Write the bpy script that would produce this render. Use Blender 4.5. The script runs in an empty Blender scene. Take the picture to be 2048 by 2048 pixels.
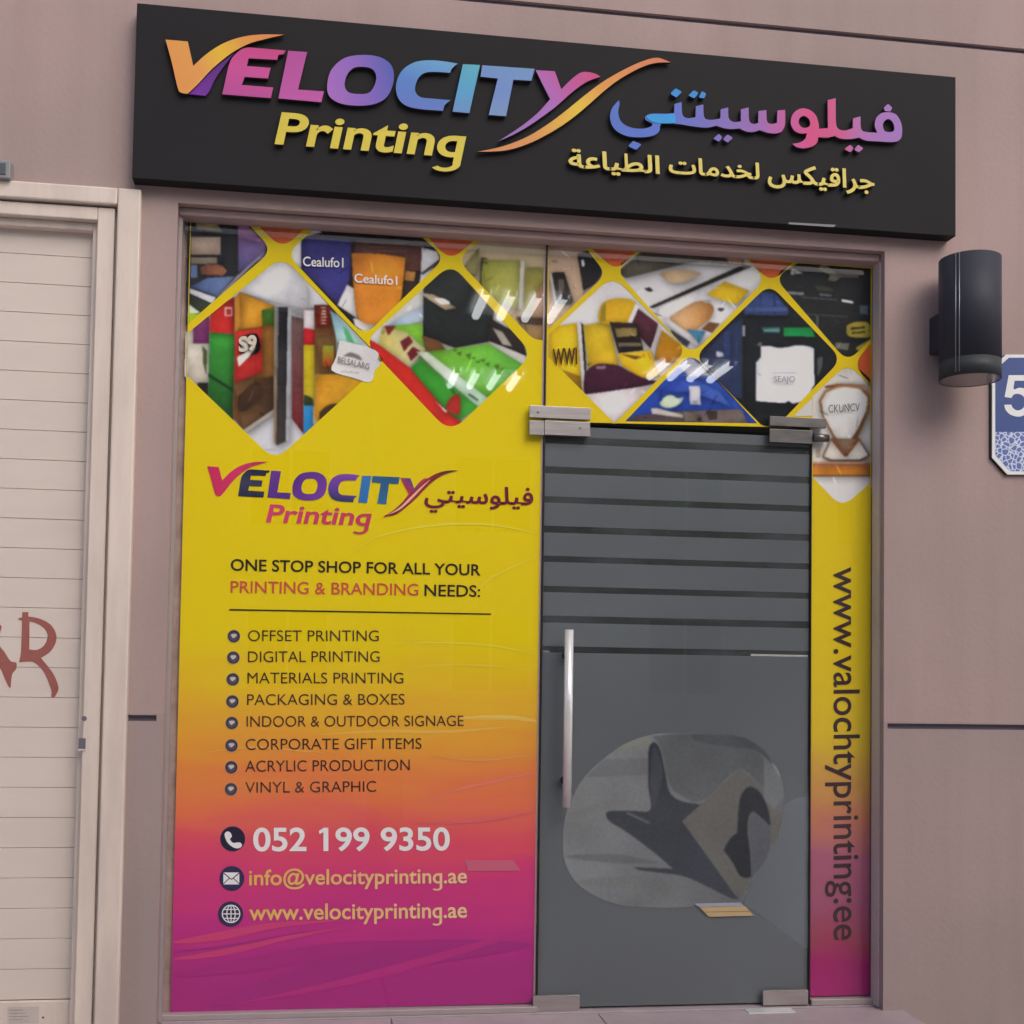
import bpy, math, random
from mathutils import Vector
from mathutils.geometry import tessellate_polygon
random.seed(7)
SC = bpy.context.scene
COL = SC.collection

# ------------------------------------------------------------------ camera
F_PX, PPX, PPY = 2400.0, 963.6, 1253.18           # focal length and principal point in 2048 px photo units
YAW, PITCH, ROLL = 0.138447, 0.041065, 0.016022
CAM = Vector((0.0, -4.304, 1.223))
fwd = Vector((math.sin(YAW)*math.cos(PITCH), math.cos(YAW)*math.cos(PITCH), math.sin(PITCH)))
rgt0 = Vector((math.cos(YAW), -math.sin(YAW), 0)); up0 = rgt0.cross(fwd)
RGT = math.cos(ROLL)*rgt0 + math.sin(ROLL)*up0
UP = -math.sin(ROLL)*rgt0 + math.cos(ROLL)*up0
from mathutils import Matrix
cd = bpy.data.cameras.new('camera'); cam = bpy.data.objects.new('camera', cd); COL.objects.link(cam)
cam.matrix_world = Matrix(((RGT.x, UP.x, -fwd.x, CAM.x), (RGT.y, UP.y, -fwd.y, CAM.y), (RGT.z, UP.z, -fwd.z, CAM.z), (0, 0, 0, 1)))
cd.sensor_width = 36; cd.lens = 36*F_PX/2048
cd.shift_x = (1024-PPX)/2048; cd.shift_y = (PPY-1024)/2048
cd.clip_end = 500; cd.clip_start = 0.05
SC.camera = cam

# ------------------------------------------------------------------ sky, sun, exposure
SUN_DIR = Vector((0.36, -0.62, 0.70)).normalized()      # towards the sun
w = bpy.data.worlds.new('World'); SC.world = w; w.use_nodes = True
nt = w.node_tree
sky = nt.nodes.new('ShaderNodeTexSky'); sky.sky_type = 'NISHITA'; sky.sun_disc = False
sky.sun_elevation = math.asin(SUN_DIR.z); sky.sun_rotation = math.atan2(SUN_DIR.x, SUN_DIR.y)
sky.dust_density = 4.0; sky.air_density = 1.0; sky.ozone_density = 0.6
bg = nt.nodes['Background']; bg.inputs['Strength'].default_value = 0.15
nt.links.new(sky.outputs['Color'], bg.inputs['Color'])
sd = bpy.data.lights.new('sun', 'SUN'); sd.energy = 0.75; sd.angle = math.radians(44); sd.color = (1.0, 0.96, 0.93)
so = bpy.data.objects.new('sun', sd); COL.objects.link(so)
so.rotation_euler = SUN_DIR.to_track_quat('Z', 'Y').to_euler(); so.location = (3, -6, 9)
SC.view_settings.view_transform = 'Standard'; SC.view_settings.look = 'None'
SC.view_settings.gamma = 1; SC.view_settings.use_curve_mapping = False
SC.view_settings.exposure = 0.08
SC.cycles.max_bounces = 7; SC.cycles.diffuse_bounces = 3; SC.cycles.glossy_bounces = 3; SC.cycles.transparent_max_bounces = 8

# ------------------------------------------------------------------ helpers
def U(p, Y):
    """photo pixel -> point of the vertical plane y = Y of the facade"""
    d = (p[0]-PPX)/F_PX*RGT - (p[1]-PPY)/F_PX*UP + fwd
    return CAM + d*((Y-CAM.y)/d.y)
def crop(x0, y0, s):
    return lambda pts: [(x0+q[0]*s, y0+q[1]*s) + tuple(q[2:]) for q in pts]
cA = crop(240, 0, 1000/1932); cB = crop(1000, 80, 940/1932); cC = crop(340, 400, 760/1932); cD = crop(1050, 460, 710/1932)
cE = crop(380, 900, 720/1932); cF = crop(400, 1220, 700/1932); cG = crop(320, 1600, 800/1932); cH = crop(1050, 1220, 710/1657)
cS = crop(0, 300, 400/1104); cT = crop(0, 1150, 400/861); cL = crop(1740, 460, 308/1144); cK = crop(1050, 790, 630/1932)
def lin(h):
    h = h.lstrip('#'); v = [int(h[i:i+2], 16)/255 for i in (0, 2, 4)]
    return tuple((c/12.92 if c <= .04045 else ((c+.055)/1.055)**2.4) for c in v)
GAIN = 1.42      # photo tone -> surface colour: the shade of the facade lights a white wall to about 0.7
def alb(h, g=None):
    return tuple(min(0.86, c*(g or GAIN)) for c in lin(h)) + (1.0,)

def new_mat(name):
    m = bpy.data.materials.new(name); m.use_nodes = True
    return m, m.node_tree, m.node_tree.nodes['Principled BSDF']
def add_noise_bump(nt, b, scale, strength, dist=0.002, detail=4):
    n = nt.nodes.new('ShaderNodeTexNoise'); n.inputs['Scale'].default_value = scale; n.inputs['Detail'].default_value = detail
    g = nt.nodes.new('ShaderNodeNewGeometry'); nt.links.new(g.outputs['Position'], n.inputs['Vector'])
    bp = nt.nodes.new('ShaderNodeBump'); bp.inputs['Strength'].default_value = strength; bp.inputs['Distance'].default_value = dist
    nt.links.new(n.outputs['Fac'], bp.inputs['Height']); nt.links.new(bp.outputs['Normal'], b.inputs['Normal'])
def mat(name, h, rough=.6, metal=0, var=0.0, vscale=3.0, bump=0, bscale=120, spec=.5, g=None, col2=None, stretch=(1, 1, 1)):
    m, nt, b = new_mat(name); c = alb(h, g)
    b.inputs['Base Color'].default_value = c; b.inputs['Roughness'].default_value = rough; b.inputs['Metallic'].default_value = metal
    b.inputs['Specular IOR Level'].default_value = spec
    if var:
        geo = nt.nodes.new('ShaderNodeNewGeometry'); mp = nt.nodes.new('ShaderNodeMapping'); mp.inputs['Scale'].default_value = stretch
        nt.links.new(geo.outputs['Position'], mp.inputs['Vector'])
        n = nt.nodes.new('ShaderNodeTexNoise'); n.inputs['Scale'].default_value = vscale; n.inputs['Detail'].default_value = 6; n.inputs['Roughness'].default_value = .6
        nt.links.new(mp.outputs['Vector'], n.inputs['Vector'])
        r = nt.nodes.new('ShaderNodeValToRGB'); r.color_ramp.elements[0].position = .3; r.color_ramp.elements[1].position = .7
        c2 = alb(col2, g) if col2 else tuple(x*(1-var) for x in c[:3])+(1,)
        r.color_ramp.elements[0].color = c2; r.color_ramp.elements[1].color = tuple(min(.9, x*(1+var*.4)) for x in c[:3])+(1,)
        nt.links.new(n.outputs['Fac'], r.inputs['Fac']); nt.links.new(r.outputs['Color'], b.inputs['Base Color'])
    if bump: add_noise_bump(nt, b, bscale, bump)
    return m
def grad_mat(name, stops, p0, p1, rough=.35, wob=0, wscale=(1, 1, 1), g=None, spec=.5):
    """colour print running from point p0 to p1 of the facade"""
    m, nt, b = new_mat(name); L = nt.links
    geo = nt.nodes.new('ShaderNodeNewGeometry'); sub = nt.nodes.new('ShaderNodeVectorMath'); sub.operation = 'SUBTRACT'
    sub.inputs[1].default_value = p0; L.new(geo.outputs['Position'], sub.inputs[0])
    d = p1-p0; dot = nt.nodes.new('ShaderNodeVectorMath'); dot.operation = 'DOT_PRODUCT'
    dot.inputs[1].default_value = d/d.length_squared; L.new(sub.outputs[0], dot.inputs[0])
    fac = dot.outputs['Value']
    if wob:
        mp = nt.nodes.new('ShaderNodeMapping'); mp.inputs['Scale'].default_value = wscale; mp.inputs['Rotation'].default_value = (0, math.radians(14), 0)
        L.new(geo.outputs['Position'], mp.inputs['Vector'])
        n = nt.nodes.new('ShaderNodeTexNoise'); n.inputs['Scale'].default_value = 1.0; n.inputs['Detail'].default_value = 3
        n.inputs['Distortion'].default_value = .6; L.new(mp.outputs['Vector'], n.inputs['Vector'])
        ma = nt.nodes.new('ShaderNodeMath'); ma.operation = 'MULTIPLY_ADD'; ma.inputs[1].default_value = wob
        L.new(n.outputs['Fac'], ma.inputs[0])
        su = nt.nodes.new('ShaderNodeMath'); su.operation = 'SUBTRACT'; su.inputs[1].default_value = wob/2
        L.new(fac, su.inputs[0]); L.new(su.outputs[0], ma.inputs[2]); fac = ma.outputs[0]
    r = nt.nodes.new('ShaderNodeValToRGB'); e = r.color_ramp.elements
    while len(e) < len(stops): e.new(.5)
    for k, (t, h) in enumerate(stops): e[k].position = t; e[k].color = alb(h, g)
    L.new(fac, r.inputs['Fac']); L.new(r.outputs['Color'], b.inputs['Base Color'])
    b.inputs['Roughness'].default_value = rough; b.inputs['Specular IOR Level'].default_value = spec
    return m

WORLD0 = {}
def origin(o): return WORLD0.get(o.name, Vector((0, 0, 0))) if o else Vector((0, 0, 0))
def tag(o, label=None, cat=None, group=None, kind=None):
    if label: o['label'] = label
    if cat: o['category'] = cat
    if group: o['group'] = group
    if kind: o['kind'] = kind
    return o
def thing(name, label, cat, loc, group=None):
    o = bpy.data.objects.new(name, None); COL.objects.link(o); o.location = loc; o.empty_display_size = .1
    WORLD0[o.name] = Vector(loc)
    return tag(o, label, cat, group)
def link(name, me, m, parent, pos=None):
    o = bpy.data.objects.new(name, me); COL.objects.link(o)
    if m is not None and not me.materials: me.materials.append(m)
    c = Vector(pos) if pos is not None else Vector((0, 0, 0))
    if pos is None and len(me.vertices):
        xs = [v.co for v in me.vertices]
        c = Vector([(min(q[i] for q in xs)+max(q[i] for q in xs))/2 for i in range(3)])
        for v in me.vertices: v.co -= c
    if parent: o.parent = parent
    o.location = c-origin(parent); WORLD0[o.name] = c
    return o
def mesh(name, verts, faces, m, parent=None, smooth=False, pos=None):
    me = bpy.data.meshes.new(name); me.from_pydata([tuple(v) for v in verts], [], faces); me.update()
    if smooth: me.polygons.foreach_set('use_smooth', [True]*len(me.polygons))
    return link(name, me, m, parent, pos)
def box_vf(x0, x1, y0, y1, z0, z1, bev=0.0):
    if not bev:
        v = [(x, y, z) for z in (z0, z1) for y in (y0, y1) for x in (x0, x1)]
        return v, [(0, 2, 3, 1), (4, 5, 7, 6), (0, 1, 5, 4), (2, 6, 7, 3), (0, 4, 6, 2), (1, 3, 7, 5)]
    import bmesh
    bm = bmesh.new(); v, f = box_vf(x0, x1, y0, y1, z0, z1)
    vs = [bm.verts.new(q) for q in v]; [bm.faces.new([vs[i] for i in ff]) for ff in f]
    bmesh.ops.bevel(bm, geom=bm.edges[:], offset=bev, segments=2, affect='EDGES', profile=.5)
    bm.verts.index_update(); vv = [tuple(q.co) for q in bm.verts]; ff = [[q.index for q in g.verts] for g in bm.faces]; bm.free()
    return vv, ff
def box(name, x0, x1, y0, y1, z0, z1, m, parent=None, bev=0.0):
    v, f = box_vf(x0, x1, y0, y1, z0, z1, bev); return mesh(name, v, f, m, parent)
def cyl_vf(c, axis, r, h, n=32, r2=None):
    r2 = r if r2 is None else r2; v = []; f = []
    for k in range(n):
        a = 2*math.pi*k/n; ca, sa = math.cos(a), math.sin(a)
        for t, rr in ((0, r), (h, r2)):
            q = {'z': (ca*rr, sa*rr, t), 'y': (ca*rr, t, sa*rr), 'x': (t, ca*rr, sa*rr)}[axis]; v.append((c[0]+q[0], c[1]+q[1], c[2]+q[2]))
    for k in range(n):
        a, b = 2*k, 2*((k+1) % n); f.append((a, b, b+1, a+1))
    f.append(tuple(range(0, 2*n, 2))[::-1]); f.append(tuple(range(1, 2*n, 2)))
    return v, f
def cyl(name, c, axis, r, h, m, parent, n=32, r2=None):
    v, f = cyl_vf(c, axis, r, h, n, r2); o = mesh(name, v, f, m, parent)
    for p in o.data.polygons: p.use_smooth = len(p.vertices) == 4
    return o

def smooth(pts, n=6):
    """closed Catmull-Rom outline; a point with a third value is a sharp corner"""
    P = [Vector(q[:2]) for q in pts]; S = [len(q) > 2 for q in pts]; N = len(P); out = []
    for i in range(N):
        a, b = P[i], P[(i+1) % N]
        if S[i] and S[(i+1) % N]: out.append(tuple(a)); continue
        ta = Vector((0, 0)) if S[i] else (b-P[i-1])/2
        tb = Vector((0, 0)) if S[(i+1) % N] else (P[(i+2) % N]-a)/2
        if S[i]: ta = (b-a)*.5
        if S[(i+1) % N]: tb = (b-a)*.5
        for k in range(n):
            t = k/n; h = (2*t**3-3*t*t+1, t**3-2*t*t+t, -2*t**3+3*t*t, t**3-t*t)
            out.append(tuple(h[0]*a+h[1]*ta+h[2]*b+h[3]*tb))
    return out
def rounded(pts, n=6):
    """polygon whose corners (x, y, r) are rounded"""
    P = [Vector(q[:2]) for q in pts]; out = []
    for i, q in enumerate(pts):
        r = q[2] if len(q) > 2 else 0
        if r <= 0: out.append(tuple(P[i])); continue
        a = P[i]+(P[i-1]-P[i]).normalized()*r; b = P[i]+(P[(i+1) % len(P)]-P[i]).normalized()*r
        for k in range(n+1):
            t = k/n; out.append(tuple((1-t)**2*a+2*t*(1-t)*P[i]+t*t*b))
    return out
def area(p): return sum(p[i-1][0]*p[i][1]-p[i][0]*p[i-1][1] for i in range(len(p)))/2
def clip(sub, con):
    """Sutherland-Hodgman: polygon sub inside convex polygon con"""
    if area(con) < 0: con = con[::-1]
    out = [tuple(q[:2]) for q in sub]
    for i in range(len(con)):
        a, b = con[i-1], con[i]
        if not out: return []
        ins = lambda p: (b[0]-a[0])*(p[1]-a[1])-(b[1]-a[1])*(p[0]-a[0]) >= -1e-9
        new = []
        for j in range(len(out)):
            p, q = out[j-1], out[j]; ip, iq = ins(p), ins(q)
            if ip != iq:
                d1 = (b[0]-a[0])*(p[1]-a[1])-(b[1]-a[1])*(p[0]-a[0]); d2 = (b[0]-a[0])*(q[1]-a[1])-(b[1]-a[1])*(q[0]-a[0]); t = d1/(d1-d2)
                new.append((p[0]+t*(q[0]-p[0]), p[1]+t*(q[1]-p[1])))
            if iq: new.append(q)
        out = new
    return out
def tess(loops):
    fl = [q for l in loops for q in l]
    tr = tessellate_polygon([[Vector((q[0], q[1], 0)) for q in l] for l in loops])
    return fl, [t for t in tr if len(set(t)) == 3]
def plate(name, loops, Y, m, parent, depth=0.0, side=None):
    """outline(s) in photo pixels -> flat sheet at y=Y, or a raised letter reaching from Y back by depth"""
    fl, tr = tess(loops); V = [U(q, Y) for q in fl]; n = len(V); Fc = []
    for t in tr:
        a, b, c = (V[i] for i in t)
        if (b-a).cross(c-a).y > 0: t = t[::-1]
        Fc.append(tuple(t))
    if depth:
        V = V+[v+Vector((0, depth, 0)) for v in V]; k = 0
        for l in loops:
            for i in range(len(l)):
                a, b = k+i, k+(i+1) % len(l); Fc.append((a, b, b+n, a+n))
            k += len(l)
    o = mesh(name, V, Fc, m, parent)
    if depth and side:
        o.data.materials.append(side)
        for i, p in enumerate(o.data.polygons): p.material_index = 1 if i >= len(tr) else 0
    return o
def print_sheet(name, items, Y, m, parent, step=0.00025):
    """flat colour print: [(outline px, '#colour' or (colour, colour2, 'v'|'h'))] stacked as thin ink layers"""
    V = []; Fc = []; C = []
    for k, (o, c) in enumerate(items):
        if len(o) < 3 or abs(area(o)) < 1: continue
        fl, tr = tess([o]); b0 = len(V); y = Y-k*step*.2
        V += [U(q, y) for q in fl]
        if isinstance(c, tuple):
            ax = 1 if c[2] == 'v' else 0; lo = min(q[ax] for q in fl); hi = max(q[ax] for q in fl); c1, c2 = alb(c[0]), alb(c[1])
            C += [tuple(c1[i]+(c2[i]-c1[i])*((q[ax]-lo)/(hi-lo+1e-6)) for i in range(4)) for q in fl]
        else: C += [alb(c)]*len(fl)
        for t in tr:
            a, b, d = (V[b0+i] for i in t)
            if (b-a).cross(d-a).y > 0: t = t[::-1]
            Fc.append(tuple(b0+i for i in t))
    o = mesh(name, V, Fc, m, parent)
    at = o.data.color_attributes.new('Col', 'FLOAT_COLOR', 'POINT')
    for i, c in enumerate(C): at.data[i].color = c
    return o

_fc = {}
def text_mesh(s, off=0.0, res=5):
    if 'g' in s and SINGLE_G:
        # single-storey g: bowl and stem of q with a hooked tail
        V, Fc = text_mesh(s.replace('g', 'q'), off, res); V = [v.copy() for v in V]; Fc = list(Fc)
        dot = bounds(text_mesh('.', off)[0])[1]; qb = bounds(text_mesh('q', off)[0]); st = STEM+2*off
        for k, ch in enumerate(s):
            if ch != 'g': continue
            px = bounds(text_mesh(s[:k].replace('g', 'q')+'.', off)[0])[1]-dot if k else 0.0
            xr = px+qb[1]; r = .20; cx_ = xr-st/2-r*.98; cy_ = qb[2]+.075; b0 = len(V); n = 12
            for i in range(n+1):
                a = math.radians(8-150*i/n); t = st*(1-.12*i/n)
                for q in (r+t/2, r-t/2): V.append(Vector((cx_+q*math.cos(a), cy_+(q*.72)*math.sin(a), .0004)))
            Fc += [(b0+2*i, b0+2*i+1, b0+2*i+3, b0+2*i+2) for i in range(n)]
            # shorten the straight tail of q so that the hook ends it
            for v in V[:b0]:
                if px+.1 < v.x < xr+.01 and v.y < -.09: v.y = cy_
        return V, Fc
    if s == '052 199 9350':
        V = []; Fc = []
        dot = bounds(text_mesh('.', off)[0])[1]; pen = 0.0
        for k, ch in enumerate(s):
            px = bounds(text_mesh(s[:k]+'.', off)[0])[1]-dot if k else 0.0
            if ch == ' ': continue
            v, fc = text_mesh(ch, off); b0 = len(V); V += [q+Vector((px, 0, 0)) for q in v]; Fc += [tuple(b0+i for i in q) for q in fc]
            if ch == '1':
                x0, x1, y0, y1 = bounds(v); b0 = len(V); V += [Vector((px+x0+.01, y1, .0004)), Vector((px+x0+.01, y1-.13, .0004)), Vector((px+x0-.11, y1-.20, .0004)), Vector((px+x0-.13, y1-.10, .0004))]; Fc.append((b0, b0+3, b0+2, b0+1))
        return V, Fc
    key = (s, off)
    if key in _fc: return _fc[key]
    c = bpy.data.curves.new('tmp', 'FONT'); c.body = s; c.offset = off; c.resolution_u = res; c.fill_mode = 'FRONT'
    if FONT: c.font = FONT
    o = bpy.data.objects.new('tmp', c); COL.objects.link(o)
    me = bpy.data.meshes.new_from_object(o.evaluated_get(bpy.context.evaluated_depsgraph_get()))
    V = [v.co.copy() for v in me.vertices]; Fc = [tuple(p.vertices) for p in me.polygons]
    bpy.data.objects.remove(o); bpy.data.meshes.remove(me); bpy.data.curves.remove(c)
    _fc[key] = (V, Fc); return V, Fc
FONT = None
SINGLE_G = True; STEM = .085
def bounds(V): return min(v.x for v in V), max(v.x for v in V), min(v.y for v in V), max(v.y for v in V)
REFH = {}
def text(name, s, L, R, T, Y, m, parent, off=0.0, ref='H', depth=0.0, mode='line', letters=False, mats=None, bold=0.0):
    """letters of s between baseline points L and R (photo px); T is the top of ref above L; mode 'box' fits the ink box"""
    V, Fc = text_mesh(s, off)
    if bold:                                             # heavier strokes: the same outlines laid again slightly beside each other
        W, G = [], []
        for k, (dx, dy) in enumerate(((0, 0), (1, 0), (-1, 0), (0, 1), (0, -1), (.7, .7), (-.7, -.7), (.7, -.7), (-.7, .7))):
            b0 = len(W); W += [v+Vector((dx*bold, dy*bold, k*.00012)) for v in V]; G += [tuple(b0+i for i in q) for q in Fc]
        V, Fc = W, G
    x0, x1, y0, y1 = bounds(V)
    if mode == 'line':
        rv, _ = text_mesh(ref, 0); y1 = bounds(rv)[3]; y0 = 0.0
    l, r, t = U(L, Y), U(R, Y), U(T, Y)
    f = lambda v: l+(r-l)*((v.x-x0)/(x1-x0))+(t-l)*((v.y-y0)/(y1-y0))+Vector((0, -v.z, 0))
    def build(nm, V, Fc, mm):
        P = [f(v) for v in V]; n = len(P); F2 = [tuple(q) for q in Fc]
        if F2:
            a, b, c = (P[i] for i in F2[0][:3])
            if (b-a).cross(c-a).y > 0: F2 = [q[::-1] for q in F2]
        if depth:
            cnt = {}
            for q in F2:
                for i in range(len(q)):
                    e = (q[i], q[(i+1) % len(q)]); cnt[frozenset(e)] = cnt.get(frozenset(e), [])+[e]
            P = P+[p+Vector((0, depth, 0)) for p in P]
            F2 += [(b, a, a+n, b+n) for es in cnt.values() if len(es) == 1 for (a, b) in es]
        nf = len(Fc); o = mesh(nm, P, F2, mm, parent)
        if depth:
            o.data.materials.append(RETURN)
            for i, p in enumerate(o.data.polygons): p.material_index = 1 if i >= nf else 0
        return o
    if not letters: return build(name, V, Fc, m)
    dot = bounds(text_mesh('.', off)[0])[1]
    for k, ch in enumerate(s):
        if ch == ' ': continue
        px = bounds(text_mesh(s[:k]+'.', off)[0])[1]-dot if k else 0.0
        v, fc = text_mesh(ch, off)
        build(name, [q+Vector((px, 0, 0)) for q in v], fc, mats(k) if mats else m)

# ------------------------------------------------------------------ materials
M = {}
def wall_material():
    m, nt, b = new_mat('painted_plaster'); L = nt.links
    geo = nt.nodes.new('ShaderNodeNewGeometry')
    n = nt.nodes.new('ShaderNodeTexNoise'); n.inputs['Scale'].default_value = .9; n.inputs['Detail'].default_value = 5; L.new(geo.outputs['Position'], n.inputs['Vector'])
    r = nt.nodes.new('ShaderNodeValToRGB'); r.color_ramp.elements[0].position = .35; r.color_ramp.elements[1].position = .68
    r.color_ramp.elements[0].color = alb('#92827f', 1.3); r.color_ramp.elements[1].color = alb('#9f8a87', 1.3); L.new(n.outputs['Fac'], r.inputs['Fac'])
    mp = nt.nodes.new('ShaderNodeMapping'); mp.inputs['Scale'].default_value = (9, 9, .5); L.new(geo.outputs['Position'], mp.inputs['Vector'])
    n2 = nt.nodes.new('ShaderNodeTexNoise'); n2.inputs['Scale'].default_value = 1; n2.inputs['Detail'].default_value = 7; L.new(mp.outputs[0], n2.inputs['Vector'])
    r2 = nt.nodes.new('ShaderNodeValToRGB'); r2.color_ramp.elements[0].position = .3; r2.color_ramp.elements[1].position = .55
    r2.color_ramp.elements[0].color = (.93, .92, .915, 1); r2.color_ramp.elements[1].color = (1, 1, 1, 1); L.new(n2.outputs['Fac'], r2.inputs['Fac'])
    mx = nt.nodes.new('ShaderNodeMixRGB'); mx.blend_type = 'MULTIPLY'; mx.inputs[0].default_value = .8
    sx_ = nt.nodes.new('ShaderNodeSeparateXYZ'); L.new(geo.outputs['Position'], sx_.inputs[0])
    lt_ = nt.nodes.new('ShaderNodeMath'); lt_.operation = 'LESS_THAN'; lt_.inputs[1].default_value = 1.075; L.new(sx_.outputs['Z'], lt_.inputs[0])
    lo_ = nt.nodes.new('ShaderNodeMixRGB'); lo_.blend_type = 'MULTIPLY'; lo_.inputs[2].default_value = (.89, .93, .94, 1); L.new(lt_.outputs[0], lo_.inputs[0]); L.new(r.outputs[0], lo_.inputs[1])
    L.new(lo_.outputs[0], mx.inputs[1]); L.new(r2.outputs[0], mx.inputs[2]); L.new(mx.outputs[0], b.inputs['Base Color'])
    b.inputs['Roughness'].default_value = .75; b.inputs['Specular IOR Level'].default_value = .25
    add_noise_bump(nt, b, 55, .35, .003, 8)
    return m
M['wall'] = wall_material()
M['groove'] = mat('dark_joint_sealant', '#585460', .6)
M['board'] = mat('black_composite_panel', '#212123', .6, var=.08, vscale=2, bump=.03, bscale=30, spec=.1)
M['yellow_acrylic'] = mat('yellow_acrylic', '#b8a93c', .4, var=.06, vscale=9, spec=.3)
M['yellow_acrylic_pale'] = mat('pale_yellow_acrylic', '#bfb058', .4, var=.08, vscale=9, spec=.3)
M['shutter'] = mat('cream_painted_steel', '#b9afa7', .45, var=.07, vscale=1.6, bump=.06, bscale=25, stretch=(1, 1, 3))
M['casing'] = mat('cream_painted_casing', '#bdb1a8', .5, var=.14, vscale=3, bump=.1, bscale=30, stretch=(4, 4, .7))
M['steel'] = mat('brushed_steel', '#b0aaa8', .28, metal=.8, var=.2, vscale=6, stretch=(.6, 1, 14), g=1.2)
M['dark_steel'] = mat('dull_brushed_steel', '#6d6c6c', .35, metal=.8, var=.3, vscale=5, stretch=(2, 1, 8), g=1.2)
M['chrome'] = mat('polished_steel', '#eceaea', .16, metal=.4, g=1.2)
M['alu'] = mat('aluminium_channel', '#9a9090', .4, metal=.3, var=.1, vscale=8)
M['black'] = mat('black_rubber', '#1d1a1a', .5)
M['lamp'] = mat('graphite_powder_coat', '#30323b', .55, spec=.2, bump=.03, bscale=400)
M['lens'] = mat('lamp_diffuser', '#6a6264', .25)
M['blue_enamel'] = mat('blue_enamel', '#34477d', .4, var=.08)
M['white_enamel'] = mat('white_enamel', '#c8ccd6', .4)
M['stone'] = mat('pale_stone_step', '#8d8185', .5, var=.14, vscale=7, bump=.15, bscale=60)
M['paving'] = mat('grey_paving', '#a29a96', .8, var=.2, vscale=3, bump=.3, bscale=40)
M['frost'] = mat('grey_frosted_film', '#6e7479', .34, var=.2, vscale=.9, spec=.45)
def translucent(m, f):
    nt = m.node_tree; b = nt.nodes['Principled BSDF']; out = nt.nodes['Material Output']
    mix = nt.nodes.new('ShaderNodeMixShader'); tr = nt.nodes.new('ShaderNodeBsdfTranslucent'); tr.inputs[0].default_value = (.8, .82, .84, 1); mix.inputs[0].default_value = f
    nt.links.new(b.outputs[0], mix.inputs[1]); nt.links.new(tr.outputs[0], mix.inputs[2]); nt.links.new(mix.outputs[0], out.inputs[0])
translucent(M['frost'], .42)
def gap_tone():  # mottled grey paints the dim interior seen through the clear gaps
    m = mat('painted_gap_tone', '#484c4e', .4, var=.45, vscale=2.6, spec=.3, stretch=(1.5, 1, 4.5), col2='#272a2a'); nt = m.node_tree; b = nt.nodes['Principled BSDF']
    mix = nt.nodes.new('ShaderNodeMixShader'); tr = nt.nodes.new('ShaderNodeBsdfTransparent'); mix.inputs[0].default_value = .45
    nt.links.new(b.outputs[0], mix.inputs[1]); nt.links.new(tr.outputs[0], mix.inputs[2]); nt.links.new(mix.outputs[0], nt.nodes['Material Output'].inputs[0])
    return m
M['gap_paint'] = gap_tone()
M['paint_red'] = mat('dark_red_paint', '#7a423e', .6, var=.3, vscale=30, col2='#85504a')
M['inner'] = mat('shop_interior_paint', '#b4aca4', .8, var=.06)
M['inner_floor'] = mat('interior_floor_tile', '#8d8781', .4, var=.08)
M['counter'] = mat('white_laminate', '#c8c4c0', .35, var=.04)
M['chair'] = mat('grey_office_fabric', '#6c6e70', .8, var=.1, vscale=30)
M['concrete'] = mat('canopy_concrete', '#9a938c', .8, var=.15, vscale=2, bump=.2, bscale=20)
def flat_ink():
    m, nt, b = new_mat('flat_ink'); a = nt.nodes.new('ShaderNodeVertexColor'); a.layer_name = 'Col'
    nt.links.new(a.outputs['Color'], b.inputs['Base Color']); b.inputs['Roughness'].default_value = .4; b.inputs['Specular IOR Level'].default_value = .08
    return m
M['ink'] = flat_ink(); M['print'] = M['ink']
_ink = {}
def ink(h, rough=.4):
    if h not in _ink: _ink[h] = mat('ink_'+h.strip('#'), h, rough, spec=.08)
    return _ink[h]
def glass_mat():
    m = bpy.data.materials.new('clear_glass'); m.use_nodes = True; nt = m.node_tree; nt.nodes.clear(); L = nt.links
    out = nt.nodes.new('ShaderNodeOutputMaterial'); mix = nt.nodes.new('ShaderNodeMixShader')
    tr = nt.nodes.new('ShaderNodeBsdfTransparent'); tr.inputs[0].default_value = (.985, .992, .99, 1)
    gl = nt.nodes.new('ShaderNodeBsdfGlossy'); gl.inputs['Roughness'].default_value = .012
    fr = nt.nodes.new('ShaderNodeFresnel'); fr.inputs[0].default_value = 1.52
    geo = nt.nodes.new('ShaderNodeNewGeometry'); inv = nt.nodes.new('ShaderNodeMath'); inv.operation = 'SUBTRACT'; inv.inputs[0].default_value = 1
    L.new(geo.outputs['Backfacing'], inv.inputs[1])
    mu = nt.nodes.new('ShaderNodeMath'); mu.operation = 'MULTIPLY'; L.new(fr.outputs[0], mu.inputs[0]); L.new(inv.outputs[0], mu.inputs[1])
    L.new(mu.outputs[0], mix.inputs[0]); L.new(tr.outputs[0], mix.inputs[1]); L.new(gl.outputs[0], mix.inputs[2]); L.new(mix.outputs[0], out.inputs[0])
    return m
M['glass'] = glass_mat()

# ------------------------------------------------------------------ measured lines of the facade
YW, YG, YF = 0.0, 0.090, 0.1015          # wall face, front of the glass, printed film behind it
YS, YLET = -0.062, -0.079                # sign board face, face of its letters
XL = U((340, 1000), YW).x; XR = U((1768, 1200), YW).x                      # shop opening
ZT = (U((349, 404), YW).z+U((1768, 503), YW).z)/2
XSH = U((262, 1200), YW).x                                                # outer edge of the shutter casing
ZSH = U((150, 369), YW).z
G1a, G1b = U((1800, 84), YW).z, U((1800, 74), YW).z                       # upper groove
G2a, G2b = U((1900, 1459), YW).z, U((1900, 1448), YW).z                   # lower groove
XD0, XD1, ZD = 0.839, 1.889, 2.171                                        # door
XG2 = U((1775, 1452), YW).x; XG1 = U((312, 1470), YW).x
XSTEP = U((1806, 2015), YW).x
ZP = -0.17

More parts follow.
